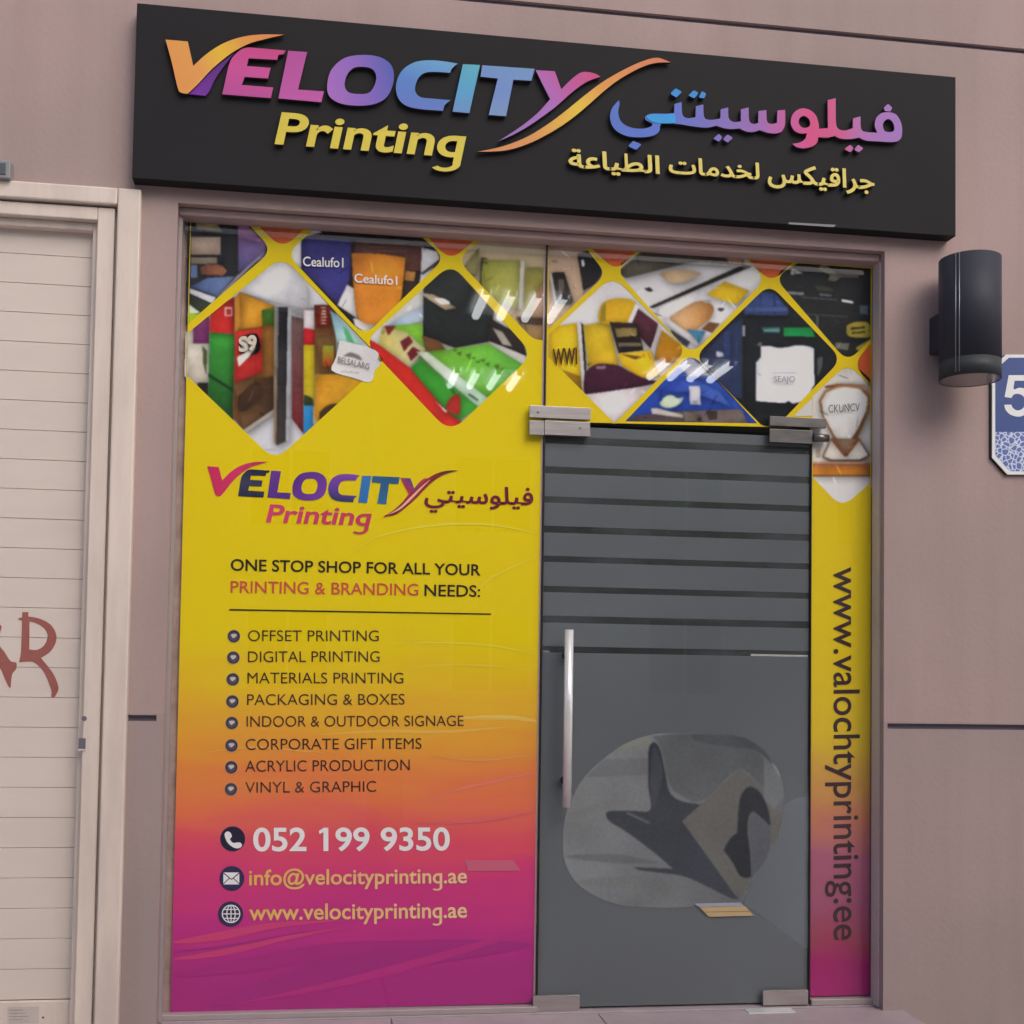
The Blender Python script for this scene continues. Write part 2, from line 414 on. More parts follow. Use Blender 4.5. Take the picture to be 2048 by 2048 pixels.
# ------------------------------------------------------------------ ground
def sheet(name, x0, x1, y0, y1, z, m, nx=1):
    o = mesh(name, [(x0, y0, z), (x1, y0, z), (x1, y1, z), (x0, y1, z)], [(0, 1, 2, 3)], m); return o
tag(sheet('pavement', -60, 60, -120, .3, ZP, M['paving']), kind='structure')
st = thing('entrance_step', 'pale stone step under the glass door', 'step', (1.0, -.3, ZP))
xs = [XL-.02, .30, 1.06, XSTEP]
for a, b in zip(xs[:-1], xs[1:]):
    box('stone_slab', a+.0015, b-.0015, -1.0, YG-.035, ZP+.002, -.008, M['stone'], st, bev=.004)
box('threshold', XL+.001, XR-.001, YG-.033, .24, ZP+.002, -.004, M['stone'], st, bev=.003)

# ------------------------------------------------------------------ wall with openings and grooves (one continuous plaster skin)
def build_wall(parent):
    X = [-7, -3.4, XSH-.02, XG1, XL, XR, XG2, 8]; Z = [ZP, G2a, G2b, ZT, ZSH-.02, G1a, G1b, 6.5]
    def opening(i, k):
        x = (X[i]+X[i+1])/2; z = (Z[k]+Z[k+1])/2
        if X[1] < x < X[2] and z < Z[4]: return .20                       # shutter recess
        if XL < x < XR and z < ZT: return .26                             # shop opening
        if G1a < z < G1b: return .018
        if G2a < z < G2b and (x > XG2 or x < X[1] or XSH-.02 < x < XG1): return .018
        return 0
    V = []; idx = {}; Fc = []
    def v(x, y, z):
        key = (round(x, 5), round(y, 5), round(z, 5))
        if key not in idx: idx[key] = len(V); V.append(key)
        return idx[key]
    nx, nz = len(X)-1, len(Z)-1
    for i in range(nx):
        for k in range(nz):
            d = opening(i, k); x0, x1, z0, z1 = X[i], X[i+1], Z[k], Z[k+1]
            if not d: Fc.append((v(x0, 0, z0), v(x1, 0, z0), v(x1, 0, z1), v(x0, 0, z1))); continue
            for di, dk, e in ((-1, 0, ((x0, z0), (x0, z1))), (1, 0, ((x1, z1), (x1, z0))), (0, -1, ((x1, z0), (x0, z0))), (0, 1, ((x0, z1), (x1, z1)))):
                ii, kk = i+di, k+dk
                if 0 <= ii < nx and 0 <= kk < nz and not opening(ii, kk):
                    (a, za), (b, zb) = e; Fc.append((v(a, 0, za), v(b, 0, zb), v(b, d, zb), v(a, d, za)))
    return mesh('wall', V, Fc, M['wall'], parent)
bld = thing('shop_building', 'mauve plastered shop front wall with dark horizontal grooves', 'building', (2.4, .3, ZP))
build_wall(bld)
box('groove', -7, 8, .0165, .03, G1a-.01, G1b+.01, M['groove'], bld)
box('groove', XG2-.005, 8, .0165, .03, G2a-.01, G2b+.01, M['groove'], bld)
box('groove', XSH-.02, XG1+.005, .0165, .03, G2a-.01, G2b+.01, M['groove'], bld)
# interior of the shop behind the glass
box('ceiling', XL-.4, XR+.4, .262, 4.2, ZT+.02, ZT+.12, M['inner'], bld)
box('back_wall', XL-.4, XR+.4, 4.2, 4.3, -.004, ZT+.12, M['inner'], bld)
box('side_wall', XL-.5, XL-.4, .262, 4.3, -.004, ZT+.12, M['inner'], bld)
box('side_wall', XR+.4, XR+.5, .262, 4.3, -.004, ZT+.12, M['inner'], bld)
for s in ((XL-.5, XL-.012), (XR+.012, XR+.5)):
    box('inner_pier', s[0], s[1], .2605, .28, -.004, ZT+.12, M['inner'], bld)
M['return'] = mat('stained_plaster_return', '#a8928c', .8, var=.3, vscale=9, bump=.2, bscale=40, col2='#8a7068')
box('plaster_return', XL+.0005, XL+.075, .115, .2595, -.003, ZT-.001, M['return'], bld)
box('plaster_return', XR-.03, XR-.0005, .115, .2595, -.003, ZT-.001, M['return'], bld)
box('plaster_return', XL+.0755, XR-.0305, .115, .2595, ZT-.10, ZT-.001, M['return'], bld)
box('header_profile', XL+.0004, XR-.0004, .034, .112, ZT-.030, ZT-.0006, M['wall'], bld, bev=.006)
M['jamb'] = mat('grey_jamb_profile', '#8d8588', .45, var=.06, metal=.1)
box('jamb_profile', XR-.006, XR-.0004, .030, YG-.002, -.003, ZT-.031, mat('pale_jamb_profile', '#a89c9a', .5, var=.08), bld)
box('jamb_profile', XL+.0004, XL+.012, .050, YG-.002, -.003, ZT-.031, M['jamb'], bld)
tag(sheet('shop_floor', XL-.5, XR+.5, .241, 4.3, -.004, M['inner_floor']), kind='structure')

# ------------------------------------------------------------------ sign
sg_loc = (U((1080, 420), YS).x, 0, U((1080, 420), YS).z)
sign = thing('shop_sign', 'long black fascia sign with raised colourful VELOCITY Printing and Arabic letters', 'sign', sg_loc)
sx0, sx1 = U((269, 180), YS).x, U((1911.5, 310), YS).x
sz1 = (U((275, 8), YS).z+U((1911, 152), YS).z)/2; sz0 = (U((263, 354), YS).z+U((1912, 474), YS).z)/2
box('board', sx0, sx1, YS, -.001, sz0, sz1, M['board'], sign, bev=.002)
LD = abs(YLET-YS)-.004
RETURN = mat('dark_letter_return', '#3a3030', .5)
def gm(name, stops, a, b, c=cA, Y=YLET, **k):
    p, q = c([a, b]); k.setdefault('g', 1.2 if Y == YLET else None); k.setdefault('spec', .25); return grad_mat(name, stops, U(p, Y), U(q, Y), **k)
m_v = gm('orange_yellow_acrylic', [(0, '#d08a4a'), (.3, '#d0924a'), (.5, '#d2ab2e'), (.75, '#cc8a44'), (1, '#c97a4c')], (200, 350), (620, 140))
VEL = {
 'V': [(176, 153, 1), (262, 160, 1), (283, 255, 1), (335, 208), (400, 167), (470, 143), (545, 133), (635, 134, 1), (560, 151), (500, 168), (445, 196), (400, 228), (350, 272), (300, 326), (262, 362, 1), (234, 357), (222, 335), (200, 240)],
 'Vs': [(262, 362, 1), (303, 326), (353, 274), (403, 231), (446, 200, 1), (425, 226), (395, 265), (366, 308), (345, 352), (330, 370, 1)],
 'E': [(500, 183, 1), (640, 195, 1), (632, 209, 1), (612, 212, 1), (607, 231, 1), (497, 225, 1), (490, 255, 1), (582, 262, 1), (572, 303, 1), (482, 297, 1), (470, 328, 1), (592, 338, 1), (583, 379, 1), (395, 364, 1), (404, 325), (420, 255), (436, 220), (470, 190)],
 'L': [(650, 196, 1), (723, 201, 1), (688, 346, 1), (788, 353, 1), (778, 395, 1), (612, 380, 1)],
 'O': [(940, 212), (1005, 221), (1048, 252), (1058, 305), (1035, 370), (985, 401), (915, 408), (848, 398), (808, 370), (801, 325), (818, 268), (868, 224)],
 'Oh': [(935, 258), (972, 265), (990, 292), (984, 328), (962, 358), (918, 363), (880, 354), (868, 325), (878, 288), (902, 263)],
 'C': [(1190, 233), (1245, 236), (1305, 246, 1), (1285, 262), (1275, 281, 1), (1195, 278), (1160, 293), (1143, 325), (1142, 355), (1162, 375), (1210, 381), (1278, 387, 1), (1256, 405), (1248, 428, 1), (1150, 420), (1095, 402), (1069, 362), (1070, 312), (1095, 267), (1140, 240)],
 'I': [(1325, 248, 1), (1391, 251, 1), (1350, 437, 1), (1285, 431, 1)],
 'T': [(1400, 252, 1), (1602, 266, 1), (1590, 312, 1), (1520, 308, 1), (1492, 449, 1), (1425, 444, 1), (1460, 303, 1), (1393, 296, 1)],
 'Y': [(1606, 271, 1), (1680, 275, 1), (1705, 345, 1), (1748, 303), (1785, 279), (1828, 282), (1857, 296, 1), (1800, 318), (1740, 362), (1680, 415), (1600, 473), (1530, 515), (1460, 547, 1), (1540, 495), (1610, 440), (1662, 383, 1)],
 'W': [(1380, 587, 1), (1480, 565), (1570, 530), (1650, 482), (1720, 430), (1790, 373), (1860, 320), (1932, 277), (2010, 240), (2075, 223), (2128, 242-2.5+2, 1), (2070, 243), (2010, 262), (1932, 305), (1870, 352), (1800, 414), (1730, 470), (1650, 520), (1575, 556), (1490, 581)],
}
lt = lambda k, m, Y=YLET, d=LD: plate('letter', [smooth(cA(VEL[k]))]+([smooth(cA(VEL['Oh']))] if k == 'O' else []), Y, m, sign, d, RETURN)
lt('V', m_v)
plate('letter_shade', [smooth(cA(VEL['Vs']))], YLET+.006, gm('violet_acrylic', [(0, '#6a2a92'), (1, '#4a1f66')], (300, 360), (440, 210)), sign, LD-.006)
lt('E', gm('magenta_acrylic', [(0, '#b8407c'), (.5, '#b94a8e'), (1, '#a8488c')], (500, 183), (480, 375)))
lt('L', gm('pink_violet_acrylic', [(0, '#a64790'), (1, '#b0529c')], (650, 200), (700, 390)))
lt('O', gm('violet_blue_acrylic', [(0, '#9a64b4'), (.55, '#7a5cb0'), (1, '#4d56a8')], (805, 330), (1056, 290)))
lt('C', gm('blue_acrylic', [(0, '#5c94c0'), (.5, '#4d78ba'), (1, '#5a70b8')], (1200, 233), (1150, 425)))
lt('I', gm('teal_blue_acrylic', [(0, '#4fa0b4'), (.55, '#4a94c0'), (1, '#5f86b8')], (1350, 250), (1320, 435)))
lt('T', gm('steel_blue_acrylic', [(0, '#6488b8'), (.5, '#6282bc'), (1, '#6c8ab4')], (1500, 255), (1460, 445)))
lt('Y', gm('violet_magenta_acrylic', [(0, '#8a66a8'), (.5, '#9a62b0'), (.72, '#ac4c96'), (1, '#b83a72')], (1470, 540), (1850, 290)))
plate('swoosh', [smooth(cA(VEL['W']))], YLET, gm('gold_orange_acrylic', [(0, '#c08058'), (.25, '#c98a4c'), (.5, '#d2b02e'), (.66, '#cc8a40'), (1, '#c0694a')], (1400, 585), (2120, 235)), sign, LD, RETURN)
# the word Printing
text('letter', 'Printing', cA([(598, 553)])[0], cA([(1322, 606)])[0], cA([(624, 437)])[0], YLET, None, sign, off=.022, ref='P', depth=LD, letters=True, mats=lambda k: M['yellow_acrylic'])
# large Arabic word
m_ar = gm('arabic_gradient_acrylic', [(0, '#4668b8'), (.2, '#4a66bc'), (.32, '#6462b0'), (.5, '#8a5ca4'), (.6, '#b04a90'), (.68, '#c03a76'), (.78, '#b8487e'), (.86, '#9c60a4'), (1, '#8c66b0')], (450, 330), (1655, 400), cB)
AR1 = [(1598, 297), (1630, 308), (1650, 345), (1653, 385), (1645, 408), (1620, 419), (1560, 417), (1505, 413), (1476, 401, 1), (1440, 407), (1400, 405), (1376, 394, 1), (1345, 401), (1308, 399, 1), (1304, 420), (1285, 437), (1250, 445), (1220, 440), (1202, 427, 1), (1235, 420), (1255, 405), (1262, 383, 1), (1235, 384), (1208, 370), (1195, 338), (1205, 303), (1235, 282), (1268, 285), (1295, 305), (1308, 335), (1312, 365, 1), (1348, 362, 1), (1347, 247, 1), (1380, 239, 1), (1381, 335), (1390, 364), (1418, 372), (1450, 362, 1), (1451, 322, 1), (1482, 314, 1), (1484, 362), (1500, 377), (1552, 381, 1), (1541, 355), (1545, 325), (1565, 302)]
AR1h = [[(1598, 325), (1616, 340), (1621, 368), (1608, 378), (1582, 374), (1574, 350), (1582, 332)], [(1250, 312), (1270, 325), (1275, 348), (1262, 360), (1240, 358), (1228, 340), (1233, 320)]]
AR2 = [(1172, 287, 1), (1172, 345), (1160, 373), (1140, 383), (1105, 382), (1068, 370, 1), (1040, 378), (1012, 376), (984, 363, 1), (950, 366), (920, 362), (890, 352, 1), (850, 360), (795, 355), (745, 347), (700, 343), (662, 345), (655, 374), (630, 393), (580, 400), (520, 394), (473, 368), (453, 325), (460, 282), (489, 247, 1), (492, 262, 1), (486, 300), (500, 338), (540, 360), (590, 364), (622, 354), (624, 342), (602, 330), (597, 316), (622, 303), (680, 303), (716, 300, 1), (717, 263, 1), (747, 255, 1), (750, 306), (770, 321), (804, 317, 1), (805, 272, 1), (836, 265, 1), (840, 318), (868, 328), (906, 322, 1), (907, 285, 1), (938, 277, 1), (941, 322), (962, 337), (990, 334, 1), (990, 285, 1), (1022, 277, 1), (1025, 332), (1043, 345), (1062, 340, 1), (1062, 292, 1), (1095, 288, 1), (1098, 334), (1115, 345), (1139, 340, 1), (1140, 290, 1)]
plate('letter', [smooth(cB(AR1))]+[smooth(cB(h)) for h in AR1h], YLET, m_ar, sign, LD, RETURN)
plate('letter', [smooth(cB(AR2))], YLET, m_ar, sign, LD, RETURN)
plate('letter_highlight', [smooth(cB([(602, 316), (624, 306), (680, 306), (716, 304), (722, 325), (716, 341), (660, 342), (625, 336)]))], YLET-.0015, mat('cyan_acrylic', '#1f94d8', .4, g=1.1, spec=.25), sign, .0012)
m_cy = mat('sky_blue_acrylic', '#1f84d0', .4, g=1.1, spec=.25)
for d, m in (([(722, 198), (748, 213), (725, 237), (700, 220)], m_cy), ([(797, 206), (816, 217), (800, 240), (774, 228)], m_cy), ([(830, 210), (848, 220), (840, 240), (817, 236)], m_cy),
             ([(900, 385), (914, 400), (900, 418), (876, 405)], m_ar), ([(935, 388), (958, 402), (936, 422), (916, 408)], m_ar), ([(548, 414), (582, 430), (560, 452), (527, 436)], m_ar),
             ([(1595, 262), (1613, 278), (1605, 294), (1582, 292), (1577, 279)], m_ar), ([(1440, 430), (1454, 445), (1440, 462), (1415, 448)], m_ar), ([(1472, 430), (1494, 445), (1475, 463), (1456, 450)], m_ar)):
    plate('letter_dot', [rounded([q+(3,) for q in cB(d)])], YLET, m, sign, LD, RETURN)
# small Arabic line, three words (joined letter forms, right to left)
def ar(word):
    J = {'ا': 'FE8D FE8E', 'ة': 'FE93 FE94', 'ت': 'FE95 FE96 FE97 FE98', 'ج': 'FE9D FE9E FE9F FEA0', 'خ': 'FEA5 FEA6 FEA7 FEA8', 'د': 'FEA9 FEAA', 'ر': 'FEAD FEAE', 'س': 'FEB1 FEB2 FEB3 FEB4', 'ط': 'FEC1 FEC2 FEC3 FEC4',
         'ع': 'FEC9 FECA FECB FECC', 'ف': 'FED1 FED2 FED3 FED4', 'ق': 'FED5 FED6 FED7 FED8', 'ك': 'FED9 FEDA FEDB FEDC', 'ل': 'FEDD FEDE FEDF FEE0', 'م': 'FEE1 FEE2 FEE3 FEE4', 'و': 'FEED FEEE', 'ي': 'FEF1 FEF2 FEF3 FEF4'}
    out = ''; prev = False
    for i, ch in enumerate(word):
        f = J[ch].split(); nxt = len(f) == 4 and i < len(word)-1
        out += chr(int(f[(2 if not prev else 3) if nxt else (0 if not prev else 1)], 16)); prev = nxt
    return out[::-1]
for wd, bl, br, tl in (('جراقيكس', (1100, 608), (1540, 641), (1100, 503)), ('لخدمات', (693, 549), (1067, 577), (693, 476)), ('الطياعة', (281, 543), (657, 571), (281, 445))):
    text('letter', ar(wd), cB([bl])[0], cB([br])[0], cB([tl])[0], YLET, M['yellow_acrylic_pale'], sign, off=.008, depth=LD, mode='box', bold=.016)
plate('painted_glint', [cB([(1187, 749), (1382, 760), (1372, 769), (1187, 757)])], YS-.0015, mat('glint_grey', '#66676b', .5), sign, .001)  # grey sliver paints a reflection near the board's lower edge

# ------------------------------------------------------------------ left glass panel with the printed film
lp = thing('window_panel', 'tall glass panel with yellow to purple printed film left of the door', 'window', (.18, YG, 0))
zc = .018
box('pane', XL+.003, XD0-.0035, YG, YG+.010, zc, ZT-.032, M['glass'], lp)
box('bottom_channel', XL+.002, XD0-.004, YG-.026, YG+.036, -.0035, zc-.001, M['alu'], lp, bev=.002)
box('edge_strip', XD0-.011, XD0-.0042, YG+.0105, YG+.016, zc, ZT-.003, mat('pale_joint_profile', '#b09a98', .4), lp)
box('edge_strip', XD0-.0022, XD0+.0022, YG-.001, YG+.011, .0, ZT-.003, M['black'], lp)
def ztop(px, py): return U((px, py), YF).z
film_L = [(381, 436), (450, 439), (600, 447), (760, 461), (900, 470), (1090, 483), (1066, 2006), (700, 2016), (341, 2025)]
fo = []
for i, (a, b) in enumerate(zip(film_L, film_L[1:]+film_L[:1])):
    n = 14 if i < 5 else 1
    for k in range(n):
        t = k/n; fo.append((a[0]+(b[0]-a[0])*t, a[1]+(b[1]-a[1])*t+(random.uniform(-5, 0) if i < 5 else 0)))
zz = lambda y: U((700, y), YF).z
z_hi, z_lo = zz(430), zz(2020)
tt = lambda y: (z_hi-zz(y))/(z_hi-z_lo)
film_stops = [(0, '#cab41a'), (tt(900), '#ccb610'), (tt(1280), '#d0b614'), (tt(1400), '#d4a22a'), (tt(1490), '#d48a36'), (tt(1590), '#d06a44'), (tt(1670), '#c84a5a'), (tt(1750), '#c03a6c'), (tt(1830), '#b22e78'), (tt(1900), '#a4287a'), (1, '#982872')]
m_film = grad_mat('printed_gradient_film', film_stops, Vector((0, YF, z_hi)), Vector((0, YF, z_lo)), rough=.4, wob=.10, wscale=(1.5, 1, 6.5), spec=.08)
def film_base(name, m, parent, loc):
    me = bpy.data.meshes.new(name); me.materials.append(m); o = bpy.data.objects.new(name, me); COL.objects.link(o); o.parent = parent
    o.location = Vector(loc)-origin(parent); WORLD0[o.name] = Vector(loc); return o
def film_cut(o, outline, Y):
    fl, tr = tess([outline]+HOLES.get(o.name, [])); V = [U(q, Y)-WORLD0[o.name] for q in fl]; Fc = []
    for t in tr:
        a, b, c = (V[i] for i in t); Fc.append(tuple(t[::-1]) if (b-a).cross(c-a).y > 0 else tuple(t))
    o.data.from_pydata([tuple(v) for v in V], [], Fc); o.data.update()
filmL = film_base('vinyl_film', m_film, lp, (.2, YF, .1)); film_L_outline = fo
BOUND_L = [(383.5, 439), (450, 441.5), (600, 449.5), (760, 463.5), (900, 472.5), (1087.5, 486), (1064, 2003), (344, 2022)]
YP = YF-.0012
# printed light wave lines
def ribbon(pts, w0, w1, taper=False):
    P = [Vector(q) for q in pts]; S = []
    for i in range(len(P)-1):
        a, b = P[i], P[i+1]; ta = (b-P[max(i-1, 0)])/2; tb = (P[min(i+2, len(P)-1)]-a)/2
        for k in range(8):
            t = k/8; S.append((2*t**3-3*t*t+1)*a+(t**3-2*t*t+t)*ta+(-2*t**3+3*t*t)*b+(t**3-t*t)*tb)
    S.append(P[-1]); up = []; dn = []
    for i, s in enumerate(S):
        t = i/(len(S)-1); wd = w0+(w1-w0)*t; wd = wd*math.sin(math.pi*min(max(t, .001), .999))**.8 if taper else wd; d = (S[min(i+1, len(S)-1)]-S[max(i-1, 0)]).normalized(); nn = Vector((-d.y, d.x))*wd/2
        up.append(tuple(s+nn)); dn.append(tuple(s-nn))
    return up+dn[::-1]
waves = [(ribbon(cF(p), a, b, True), c) for p, a, b, c in (
    ([(650, 690), (1000, 668), (1350, 672), (1700, 645)], 5, 9, '#d6a048'), ([(1350, 596), (1600, 588), (1760, 598), (1866, 615)], 4, 12, '#d6ae58'), ([(1150, 560), (1500, 600), (1866, 600)], 2, 5, '#d4a64a'),
    ([(1000, 190), (1300, 180), (1600, 195), (1868, 245)], 2, 5, '#d3bd3c'), ([(1080, 330), (1400, 300), (1868, 330)], 2, 5, '#d2b238'), ([(1200, 1060), (1450, 985), (1700, 930), (1866, 895)], 3, 8, '#cc7060'), ([(1250, 800), (1550, 830), (1866, 790)], 2, 5, '#d08a56'), ([(0, 790), (300, 760), (700, 790)], 2, 6, '#d29648'))]
waves += [(ribbon(cE([(820, 590), (1000, 470), (1300, 405), (1600, 400), (1879, 450)]), 2, 7, True), '#d2c03a'), (ribbon(cE([(1400, 900), (1600, 700), (1879, 560)]), 2, 5, True), '#d0bc34')]
waves += [(ribbon(cG(p), a, b, True), c) for p, a, b, c in (
    ([(56, 690), (300, 655), (560, 605), (900, 580)], 26, 6, '#b83c6c'), ([(56, 770), (300, 738), (620, 665), (900, 615)], 18, 5, '#b43a6e'), ([(56, 735), (350, 700), (760, 625)], 6, 3, '#942a70'),
    ([(200, 1000), (560, 905), (900, 800), (1300, 735), (1800, 700)], 50, 70, '#96287470'[:7]), ([(360, 985), (800, 900), (1200, 800), (1808, 620)], 8, 26, '#a82c76'), ([(56, 850), (400, 800), (900, 720), (1500, 690)], 30, 30, '#9a2874'), ([(1200, 110), (1500, 105), (1808, 60)], 3, 9, '#c65a60'))]
print_sheet('wave_print', waves, YF-.0006, M['ink'], filmL)

import numpy as np
RNG = np.random.default_rng(5)
def blur(a, s):
    """three box passes along both axes"""
    r = max(1, int(round(s)))
    for _ in range(2):
        for ax in (0, 1):
            p = [(0, 0)]*a.ndim; p[ax] = (r+1, r); q = np.cumsum(np.pad(a, p, mode='edge'), axis=ax)
            n = a.shape[ax]; hi = np.take(q, range(2*r+1, 2*r+1+n), axis=ax); lo = np.take(q, range(0, n), axis=ax); a = (hi-lo)/(2*r+1)
    return a
def inside(poly, X, Y):
    m = np.zeros(X.shape, bool)
    for i in range(len(poly)):
        (x0, y0), (x1, y1) = poly[i-1][:2], poly[i][:2]
        if y0 == y1: continue
        m ^= ((y0 > Y) != (y1 > Y)) & (X < (x1-x0)*(Y-y0)/(y1-y0)+x0)
    return m
def srgb(h): h = h.lstrip('#'); return np.array([int(h[i:i+2], 16)/255 for i in (0, 2, 4)])
def soft_noise(shape, s):
    n = blur(RNG.standard_normal(shape), s); return n/(n.std()+1e-9)
PX = 1.2
def paint(items, x0, y0, x1, y1, depth=True):
    """a soft photographic picture of the listed shapes, as an array of sRGB values"""
    xs = np.arange(x0, x1+PX, PX); ys = np.arange(y0, y1+PX, PX); X, Y = np.meshgrid(xs, ys); img = np.zeros(X.shape+(3,))
    def shade(c, o):
        if isinstance(c, tuple):
            ax = Y if c[2] == 'v' else X; v = [q[1 if c[2] == 'v' else 0] for q in o]; t = np.clip((ax-min(v))/(max(v)-min(v)+1e-6), 0, 1)[..., None]
            return srgb(c[0])*(1-t)+srgb(c[1])*t
        return np.broadcast_to(srgb(c), img.shape)
    for k, (o, c) in enumerate(items):
        m = np.ones(X.shape) if k == 0 else inside(o, X, Y).astype(float)
        if k == 0: img = np.array(shade(c, o)); continue
        if m.sum() < 3: continue
        big = m.sum()*PX*PX > 500
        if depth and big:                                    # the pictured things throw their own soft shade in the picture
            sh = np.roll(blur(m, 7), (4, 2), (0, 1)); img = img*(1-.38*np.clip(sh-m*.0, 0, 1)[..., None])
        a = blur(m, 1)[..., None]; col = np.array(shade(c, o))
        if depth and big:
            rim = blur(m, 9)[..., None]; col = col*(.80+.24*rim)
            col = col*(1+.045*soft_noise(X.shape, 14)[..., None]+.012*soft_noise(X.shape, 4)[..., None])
        img = img*(1-a)+col*a
    if depth:
        for _ in range(22):                                  # small edges, folds and glints of the pictured goods
            a_ = RNG.uniform(0, math.pi); L_ = RNG.uniform(4, 14); w_ = RNG.uniform(.8, 3.2); px, py = RNG.uniform(x0, x1), RNG.uniform(y0, y1)
            u = (X-px)*math.cos(a_)+(Y-py)*math.sin(a_); v = -(X-px)*math.sin(a_)+(Y-py)*math.cos(a_)
            g_ = np.exp(-(np.abs(u)/L_)**4-(v/w_)**2)*RNG.uniform(-.3, .3); img = img*(1+g_[..., None])
        mu = img.mean(); img = mu+(img-mu)*1.12
    img = img*(1+.03*soft_noise(X.shape, 18)[..., None])+.006*soft_noise(X.shape, 1)[..., None]*np.array([1, .9, 1.1])+.008*RNG.standard_normal(img.shape)
    return X, Y, np.clip(img, 0, 1)
def picture_mesh(name, items, con, Y0, parent, margin=5, depth=True):
    xs = [q[0] for q in con]; ys = [q[1] for q in con]
    cx, cy = sum(xs)/len(xs), sum(ys)/len(ys)
    X, Y, img = paint(items, min(xs)-margin, min(ys)-margin, max(xs)+margin, max(ys)+margin, depth)
    w = max(xs)-min(xs); big = [(cx+(q[0]-cx)*(1+2*margin/w), cy+(q[1]-cy)*(1+2*margin/w)) for q in con]
    keep = inside(big, X, Y); h, wd = X.shape
    cell = keep[:-1, :-1] & keep[1:, :-1] & keep[:-1, 1:] & keep[1:, 1:]
    used = np.zeros(X.shape, bool); used[:-1, :-1] |= cell; used[1:, :-1] |= cell; used[:-1, 1:] |= cell; used[1:, 1:] |= cell
    idx = -np.ones(X.shape, int); idx[used] = np.arange(used.sum())
    px = X[used]; py = Y[used]
    d = ((px-PPX)/F_PX)[:, None]*np.array(RGT)-((py-PPY)/F_PX)[:, None]*np.array(UP)+np.array(fwd)
    P = np.array(CAM)+d*((Y0-CAM.y)/d[:, 1])[:, None]
    j, i = np.nonzero(cell)
    Fc = np.stack([idx[j, i], idx[j+1, i], idx[j+1, i+1], idx[j, i+1]], 1)
    o = mesh(name, P.tolist(), Fc.tolist(), M['print'], parent)
    c = img[used]; c = np.where(c <= .04045, c/12.92, ((c+.055)/1.055)**2.4)*GAIN
    at = o.data.color_attributes.new('Col', 'FLOAT_COLOR', 'POINT')
    at.data.foreach_set('color', np.concatenate([np.clip(c, 0, .86), np.ones((len(c), 1))], 1).astype(np.float32).ravel())
    return o
HOLES = {}
BOUND = {}
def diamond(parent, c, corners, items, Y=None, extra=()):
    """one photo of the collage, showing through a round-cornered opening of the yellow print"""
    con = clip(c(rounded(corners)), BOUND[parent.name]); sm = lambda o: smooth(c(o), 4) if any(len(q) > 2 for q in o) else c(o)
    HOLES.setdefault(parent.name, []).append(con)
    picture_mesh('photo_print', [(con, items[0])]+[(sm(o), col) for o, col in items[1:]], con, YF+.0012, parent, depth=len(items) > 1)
    if extra:
        out = sm(extra[0][0]); picture_mesh('photo_print', [(out, extra[0][1])]+[(sm(o), col) for o, col in extra[1:]], out, YP-.0008, parent, margin=0, depth=False)
def R_(x0, y0, x1, y1): return [(x0, y0), (x1, y0), (x1, y1), (x0, y1)]
def scribble(x0, y0, x1, y1, n, col, h=3):
    return [([(x0+(x1-x0)*random.uniform(0, .25), y0+(y1-y0)*k/n), (x1-(x1-x0)*random.uniform(0, .25), y0+(y1-y0)*k/n+random.uniform(-2, 2)), (x1-(x1-x0)*.2, y0+(y1-y0)*k/n+h), (x0+(x1-x0)*.1, y0+(y1-y0)*k/n+h)], col) for k in range(n)]
BOUND[filmL.name] = [(382.2, 438.5), (1088.5, 485.5), (1065, 2003), (342.2, 2022)]
ORANGE = ('#bd5230', '#c8602f', 'h')
diamond(filmL, cC, [(105, 88), (385, 108), (520, 255, 70), (95, 625)], ['#2d2e31', ([(130, 98), (235, 110), (268, 165), (135, 150)], '#98926f'), (R_(105, 188, 258, 278), ('#a29184', '#8c7c70', 'v')), (R_(105, 290, 240, 325), '#7d7468'),
    ([(150, 345), (190, 325), (260, 330), (292, 360), (270, 385), (160, 380)], ('#5c3c34', '#96644c', 'h')), (R_(105, 330, 140, 395), '#55668a'), ([(345, 108), (400, 135), (490, 220), (480, 300), (345, 370)], ('#8a6a98', '#4c4a72', 'v')), ([(345, 108), (395, 130), (470, 215), (345, 190)], '#8e6690'),
    ([(105, 440), (190, 395), (330, 388), (240, 492)], ('#46557c', '#6d80aa', 'h')), ([(340, 385), (470, 270), (490, 262), (250, 500), (235, 495)], '#8d8893'), ([(100, 448), (235, 495), (215, 528), (100, 475)], '#c8c8d2'), ([(100, 480), (212, 530), (150, 582), (100, 525)], ('#30362c', '#454a40', 'h')), ([(95, 528), (155, 574), (95, 584)], '#b6c0ae'), ([(90, 574), (152, 580), (95, 630)], '#86a42c')])
diamond(filmL, cC, [(430, 112), (705, 130), (570, 250, 80)], [ORANGE])
